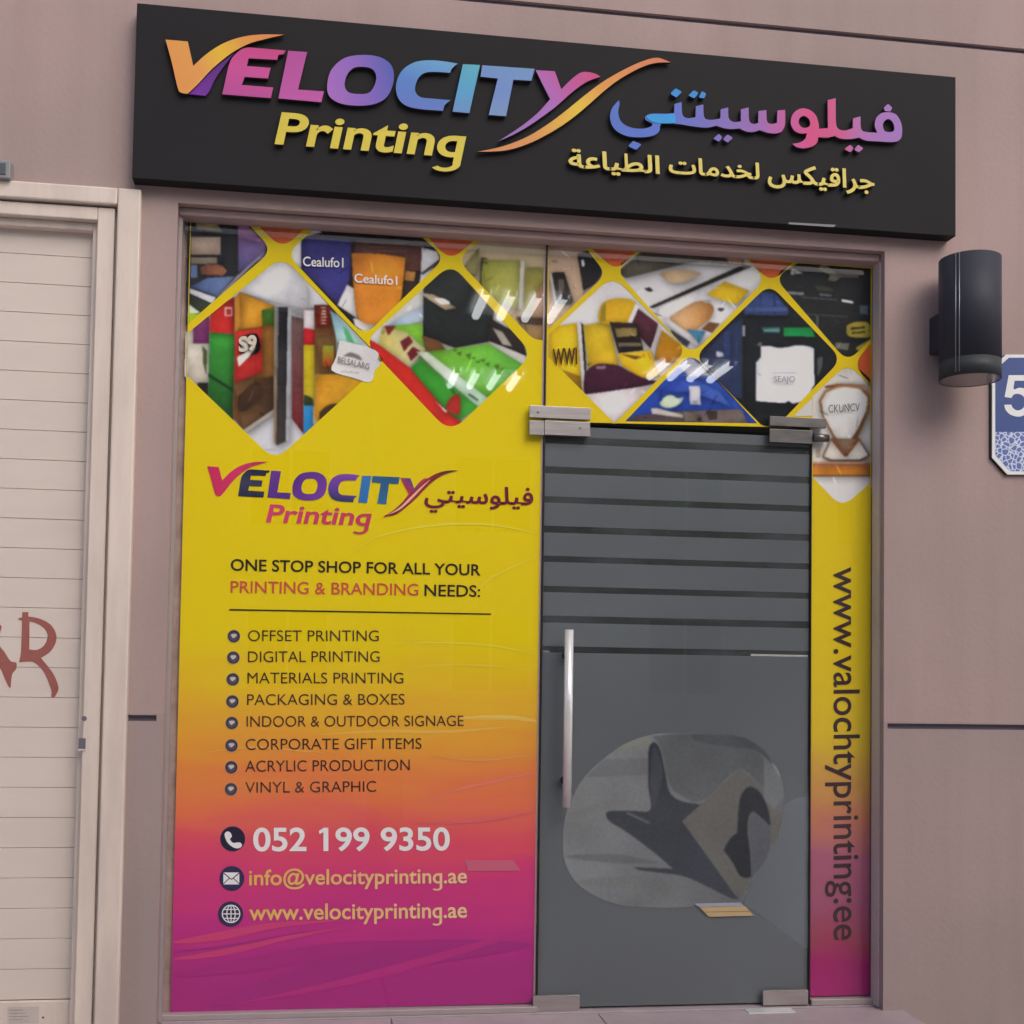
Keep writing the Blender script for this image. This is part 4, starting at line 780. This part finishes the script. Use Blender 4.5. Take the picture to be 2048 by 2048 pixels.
diamond(filmR, cD, [(1755, 728, 70), (1886, 850), (1884, 1372), (1725, 1512, 80), (1566, 1345), (1566, 904)], [('#c2beba', '#c9c6c6', 'v'), ([(1633, 848), (1700, 838), (1840, 845), (1845, 858), (1632, 862)], '#855a3c'), ([(1700, 840), (1886, 845), (1886, 1100), (1880, 960)], '#b59c88'), ([(1598, 930), (1630, 875), (1700, 845), (1750, 840), (1830, 852), (1880, 905), (1872, 985), (1830, 1090), (1765, 1215), (1742, 1232), (1700, 1170), (1620, 1020)], ('#a87a52', '#8c5c3a', 'v')),
    ([(1612, 930), (1640, 884), (1700, 858), (1750, 853), (1825, 866), (1866, 912), (1856, 985), (1812, 1080), (1745, 1190), (1690, 1130), (1625, 1010)], ('#cfcdcb', '#c4c1bf', 'v')), ([(1660, 1135), (1820, 1135), (1880, 1228), (1830, 1258), (1660, 1258), (1615, 1238)], '#85705e'), ([(1668, 1142), (1735, 1225), (1815, 1142), (1868, 1225), (1825, 1248), (1665, 1248), (1626, 1232)], '#c9c3be'), ([(1680, 1130), (1745, 1212), (1810, 1130), (1825, 1140), (1752, 1232), (1738, 1232), (1664, 1140)], '#8f5f3c'), ([(1735, 1225), (1745, 1210), (1762, 1230)], '#4c3c34'), (R_(1585, 1190, 1610, 1240), '#a49486'),
    (R_(1555, 1262, 1890, 1284), ('#c49c7c', '#b88c6c', 'v')), (R_(1555, 1284, 1890, 1336), ('#a86c34', '#ba8038', 'v')), (R_(1555, 1334, 1890, 1342), '#6a4028'), (R_(1555, 1276, 1890, 1281), '#8a4c34')])
text('photo_lettering', 'CKUNCV', cD([(1652, 995)])[0], cD([(1822, 985)])[0], cD([(1652, 952)])[0], YP-.006, ink('#4a4a4e'), filmR, off=-.004)
SINGLE_G = False
text('print_lettering', 'www.valochtyprinting:ee', (1668, 1134), (1668, 1881), (1719, 1134), YL2, ink('#3a2c30'), filmR, off=.006, ref='l')

film_cut(filmL, film_L_outline, YF); film_cut(filmR, film_R_outline, YF)
print_sheet('photo_edge', [(cD([(1562, 916), (1566, 1012), (1462, 1012)]), '#c0bcba')], YP, M['ink'], filmR)
# ------------------------------------------------------------------ door
dr = thing('glass_door', 'frameless glass door with grey frosted bands and long steel pull handle', 'door', ((XD0+XD1)/2, YG, .002))
box('pane', XD0+.0045, XD1-.0015, YG, YG+.010, .004, ZD-.003, M['glass'], dr)
YB = YG+.0115
def q4(a, b, c, d): return [cK([a])[0], cK([b])[0], cK([c])[0], cK([d])[0]]
strips = [(250, 297, 320, 362), (437, 480, 500, 541), (620, 660, 680, 716), (803, 843, 850, 896), (985, 1022, 1033, 1074), (1170, 1208, 1214, 1252), (1350, 1393, 1396, 1438), (1540, 1579, 1570, 1606)]
zl = [(U(cK([(500, l0+(r0-l0)*.23)])[0], YB).z, U(cK([(500, l1+(r1-l1)*.23)])[0], YB).z) for l0, l1, r0, r1 in strips]
top = ZD-.003
for a, b in zl:
    box('frosted_band', XD0+.005, XD1-.002, YB, YB+.0006, a, top, M['frost'], dr); top = b
    box('painted_gap_band', XD0+.005, XD1-.002, YB+.001, YB+.0014, b-.002, a+.002, M['gap_paint'], dr)
box('frosted_sheet', XD0+.005, XD1-.002, YB, YB+.0006, .004, top, M['frost'], dr)
YC = YB-.0006
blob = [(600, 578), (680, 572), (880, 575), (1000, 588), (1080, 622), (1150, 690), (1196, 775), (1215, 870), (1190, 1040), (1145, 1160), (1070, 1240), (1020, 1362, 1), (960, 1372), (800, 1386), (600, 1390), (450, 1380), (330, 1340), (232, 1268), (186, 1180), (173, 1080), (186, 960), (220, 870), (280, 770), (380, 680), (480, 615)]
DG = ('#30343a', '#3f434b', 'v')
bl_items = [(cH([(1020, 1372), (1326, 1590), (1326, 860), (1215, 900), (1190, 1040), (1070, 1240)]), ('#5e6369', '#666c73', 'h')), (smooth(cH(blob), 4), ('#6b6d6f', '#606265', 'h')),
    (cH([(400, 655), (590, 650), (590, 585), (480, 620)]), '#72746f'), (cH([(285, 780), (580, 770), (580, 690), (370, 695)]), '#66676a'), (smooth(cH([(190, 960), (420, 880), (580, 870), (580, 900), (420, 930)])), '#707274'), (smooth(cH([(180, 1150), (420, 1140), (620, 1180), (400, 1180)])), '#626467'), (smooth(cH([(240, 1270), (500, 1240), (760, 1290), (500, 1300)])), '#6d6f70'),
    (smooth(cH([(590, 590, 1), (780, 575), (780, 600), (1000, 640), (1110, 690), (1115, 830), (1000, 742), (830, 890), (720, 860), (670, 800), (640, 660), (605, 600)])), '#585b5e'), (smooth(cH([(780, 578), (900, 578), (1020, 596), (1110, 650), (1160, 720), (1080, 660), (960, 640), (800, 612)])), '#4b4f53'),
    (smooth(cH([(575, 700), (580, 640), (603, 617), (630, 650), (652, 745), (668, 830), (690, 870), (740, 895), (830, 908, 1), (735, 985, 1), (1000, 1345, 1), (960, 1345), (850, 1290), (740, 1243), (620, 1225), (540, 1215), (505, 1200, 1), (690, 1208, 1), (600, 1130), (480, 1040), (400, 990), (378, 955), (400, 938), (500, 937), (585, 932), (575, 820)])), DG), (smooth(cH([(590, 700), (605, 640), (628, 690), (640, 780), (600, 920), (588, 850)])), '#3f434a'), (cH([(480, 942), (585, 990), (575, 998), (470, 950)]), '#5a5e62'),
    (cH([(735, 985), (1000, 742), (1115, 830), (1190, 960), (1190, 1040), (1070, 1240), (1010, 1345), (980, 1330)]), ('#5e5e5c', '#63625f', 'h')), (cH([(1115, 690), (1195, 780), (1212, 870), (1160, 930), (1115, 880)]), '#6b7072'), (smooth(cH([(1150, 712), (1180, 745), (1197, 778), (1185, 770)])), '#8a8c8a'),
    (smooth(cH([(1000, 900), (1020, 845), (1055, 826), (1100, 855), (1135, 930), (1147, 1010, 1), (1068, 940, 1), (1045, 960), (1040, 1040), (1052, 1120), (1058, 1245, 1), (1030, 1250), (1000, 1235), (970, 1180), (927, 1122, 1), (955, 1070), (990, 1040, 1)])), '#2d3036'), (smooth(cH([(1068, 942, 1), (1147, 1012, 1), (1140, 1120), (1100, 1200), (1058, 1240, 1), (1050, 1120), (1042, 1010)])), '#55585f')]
print_sheet('painted_reflection', bl_items[:1], YC, M['ink'], dr)  # grey wedge paints the ground reflected in the door glass
picture_mesh('painted_reflection', [(smooth(cH(blob), 4), ('#74777a', '#63666a', 'h'))]+bl_items[2:], smooth(cH(blob), 4), YC-.0007, dr, margin=0, depth=False)  # car-like reflection in the door glass, painted in flat greys
box('rail_stand_in', U(cK([(1385, 1585)])[0], YB).x, XD1-.004, YB-.0008, YB-.0002, zl[-1][1]+.001, zl[-1][1]+.0085, mat('pale_rail_grey', '#9a9a98', .4), dr)  # added in front of the film for the inner rail seen through the glass
box('rail_stand_in', XD0+.006, XD0+.03, YB-.0008, YB-.0002, zl[-1][1]+.001, zl[-1][1]+.006, M['alu'], dr)
print_sheet('tan_patch', [(cH([(790, 1370), (1005, 1365), (1022, 1382), (812, 1386)]), '#8a8f9c'), (cH([(815, 1388), (1030, 1383), (1066, 1427), (860, 1432)]), '#a8916c'), (cH([(835, 1408), (1048, 1404), (1052, 1409), (838, 1412)]), '#86704e')], YC-.006, M['ink'], dr)  # flat tan and blue-grey patch on the door
# handle
hp0, hp1 = U(cH([(205, 92)])[0], YG-.05), U(cH([(197, 920)])[0], YG-.05); hx = (hp0.x+hp1.x)/2
hd = cyl('pull_handle', (hx, YG-.05, hp1.z), 'z', .0165, hp0.z-hp1.z, M['chrome'], dr, 28)
for t in (.145, .855):
    cyl('standoff', (hx, YG-.04, hp1.z+(hp0.z-hp1.z)*t), 'y', .009, .0385, M['chrome'], hd, 16)
    cyl('standoff_ring', (hx, YG-.0065, hp1.z+(hp0.z-hp1.z)*t), 'y', .016, .005, M['black'], hd, 20)
def patch(x0, y0, x1, y1, Y0, m, c, name='patch_fitting', lip=True, th=.018, parent=dr, dx=0):
    a, b = U(c([(x0, y0)])[0], Y0), U(c([(x1, y1)])[0], Y0)
    o = box(name, a.x, b.x, Y0, Y0+th, b.z, a.z, m, parent, bev=.001)
    return o
YPt = YG-.0195
patch(25, 953, 358, 1034, YPt, M['steel'], cD)
patch(107, 1036, 354, 1124, YPt, M['steel'], cD)
patch(25, 1036, 103, 1116, YPt, M['steel'], cD)
patch(1332, 1012, 1640, 1078, YPt, M['dark_steel'], cD)
patch(1332, 1081, 1566, 1164, YPt, M['dark_steel'], cD)
for bx, by in ((70, 993), (300, 1080)):
    sc = U(cD([(bx, by)])[0], YPt); cyl('screw', (sc.x, YPt-.0012, sc.z), 'y', .005, .003, M['dark_steel'], dr, 14)
pv = U(cD([(1570, 1128)])[0], YPt-.002); cyl('pivot', (pv.x, YPt+.004, pv.z), 'x', .016, .062, M['dark_steel'], dr, 20)
bp = patch(38, 1803, 255, 1872, YPt, M['steel'], cH)
patch(1112, 1778, 1322, 1842, YPt, M['steel'], cH)
hx2 = U(cK([(140, 1565)])[0], YPt)
# floor spring plate
a = U((1450, 2012), 0)
box('floor_plate', 1.62, 1.80, YG-.09, YG-.034, -.0085, -.0045, M['chrome'], dr)
rail = box('inner_rail', 1.60, XD1-.006, YB+.030, YB+.036, zl[-1][1]+.002, zl[-1][1]+.014, M['alu'], dr)

# ------------------------------------------------------------------ roller shutter
SX = -3.35; YSL = .055
sh = thing('roller_shutter', 'cream slatted roller shutter with dark red painted letters left of the shop', 'shutter', (-2.0, .05, ZP))
xo0, xo1 = XSH, U(cS([(625, 1100)])[0], -.03).x
ztop_o = U((150, 369), -.03).z; ztop_i = U((150, 403), -.03).z
box('casing', xo1, xo0, -.030, .19, ZP, ztop_o, M['casing'], sh, bev=.006)
box('casing', SX, xo1-.0005, -.030, .19, ztop_i, ztop_o, M['casing'], sh, bev=.006)
xr1 = U(cS([(612, 1100)])[0], -.012).x; xr0 = U(cS([(517, 1100)])[0], -.012).x; xr00 = U(cS([(494, 1100)])[0], .02).x
zr = U((150, 411), -.012).z; zr0 = U((90, 433), -.012).z; zr00 = U((90, 455), .02).z
box('guide_rail', xr0, xr1, -.012, .15, ZP, zr, M['casing'], sh, bev=.004)
box('guide_rail', xr00, xr0-.0005, .018, .15, ZP, zr0-.0005, M['casing'], sh, bev=.003)
box('head_rail', SX, xr0-.0005, -.012, .15, zr0, zr, M['casing'], sh, bev=.004)
box('head_rail', SX, xr00-.0005, .018, .15, zr00, zr0-.0005, M['casing'], sh, bev=.003)
box('casing_filler', xr1-.002, xo1+.004, .012, .14, ZP, zr+.03, M['casing'], sh)
z0 = U((60, 450), YSL).z; zb = U((60, 1999), YSL).z; NS = 26; hs = (z0-zb)/NS
slat = None
def slat_mesh(hh):
    # flat interlocking steel slat with a rolled lip at its lower edge
    prof = [(.005, 0), (.0012, .0004), (0, .0012), (0, hh-.0024), (.001, hh-.0013), (.003, hh-.0010), (.008, hh-.0010)]
    v = []; f = []
    for x in (SX, xr00-.001):
        v += [(x, YSL+a, b) for a, b in prof]
    n = len(prof)
    for i in range(n-1): f.append((i, n+i, n+i+1, i+1))
    f.append(tuple(range(n))); f.append(tuple(range(n, 2*n))[::-1])
    return v, f
sv, sf = slat_mesh(hs); cx = (SX+xr00)/2
sme = bpy.data.meshes.new('slat'); sme.from_pydata([(a-cx, b, c) for a, b, c in sv], [], sf); sme.update(); sme.materials.append(M['shutter'])
for k in range(NS+2):
    o = bpy.data.objects.new('slat', sme); COL.objects.link(o); o.parent = sh; o.location = Vector((cx, 0, zb+k*hs))-origin(sh)
box('slat_backing', SX, xr00-.001, YSL+.0085, YSL+.014, ZP+.01, zr00+.1, M['shutter'], sh)
box('bottom_bar', SX, xr00-.001, YSL-.012, YSL+.014, ZP+.004, zb-.003, M['casing'], sh, bev=.003)
lq = U(cT([(33, 1860)])[0], YSL-.013); lr = U(cT([(165, 1925)])[0], YSL-.013)
lab = box('label_plate', lq.x, lr.x, YSL-.0135, YSL-.0125, lr.z, lq.z, mat('grey_label', '#aaa09c', .4, var=.15, vscale=30), sh)
for k in range(4):
    zz_ = lq.z-(lq.z-lr.z)*(.2+.2*k); box('label_print', lq.x+.006, lq.x+.05+.01*(k % 3), YSL-.0142, YSL-.0136, zz_-.0012, zz_+.0012, ink('#8a807c'), lab)
rv = U(cT([(185, 1905)])[0], YSL-.013); cyl('rivet', (rv.x, YSL-.0135, rv.z), 'y', .0035, .002, M['black'], sh, 12)
kh = U(cT([(363, 618)])[0], -.0125); cyl('keyhole', (kh.x, -.0145, kh.z), 'y', .0085, .003, M['groove'], sh, 16)
k0, k1 = U(cT([(339, 703)])[0], -.0125), U(cT([(368, 748)])[0], -.0125); box('latch_slot', k0.x, k1.x, -.0145, -.0118, k1.z, k0.z, M['groove'], sh)
box('latch_lip', k0.x-.002, k1.x+.002, -.0160, -.0118, k1.z-.006, k1.z-.001, M['casing'], sh)
YGR = YSL-.0012
Rg = [(77, 189), (95, 182, 1), (96, 160, 1), (123, 160, 1), (121, 178, 1), (170, 188), (217, 213), (241, 252), (240, 290), (218, 328), (176, 357, 1), (205, 392), (233, 432), (252, 484), (243, 512), (234, 525), (221, 523), (221, 497), (203, 448), (182, 408), (146, 376), (110, 373), (82, 376, 1), (90, 330), (93, 255), (95, 197, 1)]
plate('painted_letter', [smooth(cT(Rg), 5), smooth(cT([(127, 200, 1), (126, 320, 1), (160, 322), (192, 300), (205, 260), (188, 227), (155, 207)]), 5)], YGR, M['paint_red'], sh)
plate('painted_letter', [smooth(cT([(-60, 260), (-10, 215), (8, 222, 1), (-2, 262), (0, 305), (20, 332), (45, 370), (70, 378), (69, 405), (52, 428), (46, 485, 1), (37, 480), (18, 440), (-4, 395), (-40, 380)]), 5)], YGR, M['paint_red'], sh)

# ------------------------------------------------------------------ wall lamp
lc = U((1937, 640), -.15); rr = .1085
# radius from its outline in the photo
la, lb = U((1878, 640), -.15), U((1997, 640), -.15); rr = (lb.x-la.x)/2*.925; lx = (la.x+lb.x)/2+.004; ly = -.15
lz1 = U((1937, 497), ly-rr).z; lz0 = U((1937, 776), ly+rr).z
lamp = thing('wall_lamp', 'dark graphite cylinder lamp on the wall right of the sign', 'lamp', (lx, 0, lz0))
def tube_shell(name, c, r, h, m, parent, th=.004, n=48):
    V = []; Fc = []
    ring = [(r, 0), (r, h), (r-th, h), (r-th, 0)]
    for k in range(n):
        a = 2*math.pi*k/n
        V += [(c[0]+q*math.cos(a), c[1]+q*math.sin(a), c[2]+z) for q, z in ring]
    for k in range(n):
        for j in range(4):
            a, b = 4*k+j, 4*k+(j+1) % 4; a2, b2 = 4*((k+1) % n)+j, 4*((k+1) % n)+(j+1) % 4
            Fc.append((a, a2, b2, b))
    o = mesh(name, V, Fc, m, parent)
    for i, p in enumerate(o.data.polygons): p.use_smooth = (i % 4 in (0, 2))
    return o
zj = U((1937, 706), ly-rr).z
tube_shell('body', (lx, ly, zj), rr, lz1-zj, M['lamp'], lamp)
lowm = mat('smoked_lower_shade', '#333638', .5, spec=.2)
tube_shell('lower_shade', (lx, ly, lz0), rr-.0006, zj-lz0-.0005, lowm, lamp)
cyl('top_cap', (lx, ly, lz1-.012), 'z', rr-.0045, .006, M['lamp'], lamp, 40)
cyl('diffuser', (lx, ly, lz0+.0015), 'z', rr-.0046, .003, M['lens'], lamp, 40)
ang = math.radians(214)
for da in (0, math.radians(7)):
    sxp, syp = lx+(rr+.0004)*math.cos(ang+da), ly+(rr+.0004)*math.sin(ang+da)
    cyl('seam_rib', (sxp, syp, lz0+.012), 'z', .0022, lz1-lz0-.014, mat('bright_rib', '#7c7e84', .3, metal=.6), lamp, 10)
b0, b1 = U(cL([(440, 640)])[0], -.03), U(cL([(440, 915)])[0], -.03)
box('bracket', U(cL([(432, 760)])[0], -.002).x+.004, lx+.055, -.075, -.001, b1.z, b0.z, M['lamp'], lamp, bev=.004)

# ------------------------------------------------------------------ house number plate
YN = -.014
pc = [cL([q])[0] for q in ((893, 1045), (1005, 925))]
nx0, nx1 = 1980, 2230
pxs = cL([(908, 1020), (1012, 925), (2000, 925), (2104, 1020), (2104, 1700), (2000, 1816), (1022, 1816), (908, 1690)])
npl = thing('number_plate', 'blue and white house number plate reading 5 behind the wall lamp', 'plate', (U((2100, 948), 0).x, 0, U((2100, 948), 0).z))
def inset(pts, d):
    cx = sum(q[0] for q in pts)/len(pts); cy = sum(q[1] for q in pts)/len(pts); w = max(q[0] for q in pts)-cx; h = max(q[1] for q in pts)-cy
    return [(cx+(q[0]-cx)*(1-d/w), cy+(q[1]-cy)*(1-d/h)) for q in pts]
plate('shadow_backing', [[(q[0]-4, q[1]+1) for q in pxs]], -.008, M['black'], npl, .007)  # black copy shifted left and down paints the plate's shadow line
plate('border', [pxs], YN, M['white_enamel'], npl, .005)
inn = inset(pxs, 6.5); yb = cL([(0, 1500)])[0][1]
up_p = clip(inn, [(1900, 600), (2400, 600), (2400, yb), (1900, yb)]); lo_p = clip(inn, [(1900, yb), (2400, yb), (2400, 1100), (1900, 1100)])
plate('blue_field', [up_p], YN-.001, M['blue_enamel'], npl)
def pattern_mat():
    m, nt, b = new_mat('blue_white_pattern'); L = nt.links
    geo = nt.nodes.new('ShaderNodeNewGeometry'); v = nt.nodes.new('ShaderNodeTexVoronoi'); v.feature = 'DISTANCE_TO_EDGE'; v.inputs['Scale'].default_value = 54; L.new(geo.outputs['Position'], v.inputs['Vector'])
    r = nt.nodes.new('ShaderNodeValToRGB'); r.color_ramp.interpolation = 'LINEAR'; r.color_ramp.elements[0].position = .05; r.color_ramp.elements[1].position = .13
    r.color_ramp.elements[0].color = alb('#b4bcd2'); r.color_ramp.elements[1].color = alb('#50629a'); L.new(v.outputs[0], r.inputs['Fac']); L.new(r.outputs[0], b.inputs['Base Color']); b.inputs['Roughness'].default_value = .4
    return m
plate('patterned_band', [lo_p], YN-.001, pattern_mat(), npl)
five = [(1030, 1078, 1), (1190, 1078, 1), (1190, 1120, 1), (1075, 1120, 1), (1068, 1182), (1110, 1172), (1165, 1185), (1205, 1235), (1205, 1300), (1175, 1355), (1115, 1386), (1050, 1375), (1010, 1340), (997, 1298, 1), (1050, 1297, 1), (1062, 1322), (1095, 1340), (1135, 1325), (1150, 1285), (1140, 1238), (1105, 1218), (1070, 1222), (1050, 1248, 1), (1000, 1240, 1)]
plate('digit', [smooth(cL(five))], YN-.002, M['white_enamel'], npl)

# ------------------------------------------------------------------ small grey box at the far left
e0, e1 = U(cS([(-60, 48)])[0], -.05), U(cS([(54, 157)])[0], -.05)
eb = thing('junction_box', 'small grey wall box above the shutter at the left edge', 'wall box', ((e0.x+e1.x)/2, 0, e1.z))
box('housing', e0.x, e1.x, -.05, -.001, e1.z, e0.z, mat('grey_plastic', '#77787a', .5), eb, bev=.004)
box('cover', e0.x+.012, e1.x-.014, -.0535, -.0502, e1.z+.012, e0.z-.012, mat('dark_grey_plastic', '#454b50', .35), eb, bev=.001)

# ------------------------------------------------------------------ inside the shop
ct = thing('service_counter', 'pale counter standing inside behind the glass door', 'counter', (1.5, 2.2, -.004))
box('counter_front', 1.0, 2.1, 1.9, 1.94, -.004, 1.02, M['counter'], ct, bev=.003)
box('counter_top', .96, 2.14, 1.86, 2.45, 1.021, 1.06, M['counter'], ct, bev=.004)
box('counter_side', 1.0, 1.04, 1.941, 2.4, -.004, 1.0205, M['counter'], ct)
box('counter_side', 2.06, 2.1, 1.941, 2.4, -.004, 1.0205, M['counter'], ct)
def office_chair(x, y, label):
    t = thing('office_chair', label, 'chair', (x, y, -.004))
    for k in range(5):
        a = 2*math.pi*k/5; v, f = box_vf(-.02, .30, -.02, .02, .04, .07, .005)
        mesh('leg', [(x+p*math.cos(a)-q*math.sin(a), y+p*math.sin(a)+q*math.cos(a), r-.004) for p, q, r in v], f, M['black'], t)
        cyl('castor', (x+.28*math.cos(a), y+.28*math.sin(a)-.012, .026), 'y', .028, .024, M['black'], t, 12)
    cyl('gas_column', (x, y, .066), 'z', .028, .34, M['dark_steel'], t, 14)
    box('seat', x-.24, x+.24, y-.24, y+.24, .406, .476, M['chair'], t, bev=.03)
    box('back_bracket', x-.03, x+.03, y-.30, y-.262, .43, .75, M['black'], t, bev=.006)
    box('backrest', x-.22, x+.22, y-.26, y-.20, .60, 1.12, M['chair'], t, bev=.025)
office_chair(1.30, 1.1, 'grey office chair inside just behind the door')

# ------------------------------------------------------------------ canopy with tube lights across the walkway (seen mirrored in the glass)
cz = 4.62
cp = thing('walkway_canopy', 'flat concrete canopy roof on columns across the walkway, mirrored in the glass', 'canopy', (3.5, -8.0, ZP))
CX0, CX1, CY0, CY1 = .4, 7.4, -10.6, -5.7
box('roof_slab', CX0, CX1, CY0, CY1, cz+.09, cz+.3, M['concrete'], cp, bev=.01)
for x in (CX0+.25, CX1-.25):
    for y in (CY0+.3, ):
        box('column', x-.15, x+.15, y-.15, y+.15, ZP, cz+.0895, M['concrete'], cp, bev=.01)
    box('column', x-.15, x+.15, -6.35, -6.05, ZP, cz+.0895, M['concrete'], cp, bev=.01)
em, ent, eb_ = new_mat('lit_tube'); eb_.inputs['Base Color'].default_value = (.8, .8, .8, 1); eb_.inputs['Emission Color'].default_value = (.95, .98, 1, 1); eb_.inputs['Emission Strength'].default_value = 13
em.cycles.emission_sampling = 'NONE'
hous = mat('white_lamp_tray', '#b8b6b4', .5)
def fixture(pts, label):
    # each px is the mirrored middle of one tube; find where it hangs under the canopy
    P = []
    for q in pts:
        d = (q[0]-PPX)/F_PX*RGT-(q[1]-PPY)/F_PX*UP+fwd; s = (cz-CAM.z)/d.z; p = CAM+d*s
        P.append(Vector((p.x, 2*YG-p.y, cz)))
    cx = sum(p.x for p in P)/len(P); cy = sum(p.y for p in P)/len(P)
    t = thing('ceiling_light', label, 'ceiling light', (cx, cy, cz+.088), 'tube lights under the canopy')
    box('tray', cx-.46, cx+.46, cy-.42, cy+.42, cz+.03, cz+.0885, hous, t, bev=.004)
    for k in range(4):
        x = cx+(k-1.5)*.235; cyl('tube', (x, cy-.36, cz), 'y', .040, .72, em, t, 16)
        for yy in (cy-.38, cy+.3605): box('tube_holder', x-.03, x+.03, yy, yy+.0195, cz-.03, cz+.0295, hous, t)
fixture([(946, 608), (1013, 610), (1068, 614), (1125, 618)], 'four tube ceiling light nearest the shop, mirrored in the upper film')
fixture([(902, 758), (948, 757), (989, 758), (1032, 762)], 'four tube ceiling light farther out, mirrored left of the door')
fixture([(1307, 737), (1359, 739), (1406, 743), (1445, 745)], 'four tube ceiling light farther out, mirrored above the door')

# ------------------------------------------------------------------ unseen building added across the lane to keep low sky off the glass
ob = thing('sky_blocker_building', 'plain beige building added across the lane to block low sky from the shop glass', 'building', (2, -18, ZP))
M['opp'] = mat('blocker_beige', '#b4a89c', .85, var=.12, vscale=.6)
M['opp_glass'] = mat('blocker_dark_glass', '#2c3238', .15)
box('wall', -22, 26, -22, -18, ZP, 8.8, M['opp'], ob)
box('blocker_parapet', -22.2, 26.2, -22, -17.8, 8.801, 9.3, M['opp'], ob)
for z in (.9, 3.9, 6.5):
    for k in range(12):
        x = -19.5+k*3.8
        wn = box('window', x-.75, x+.75, -17.999, -17.94, z, z+1.5, M['casing'], ob)
        for dx in (-.71, .03): box('window_glass', x+dx, x+dx+.68, -17.939, -17.93, z+.05, z+1.45, M['opp_glass'], wn)
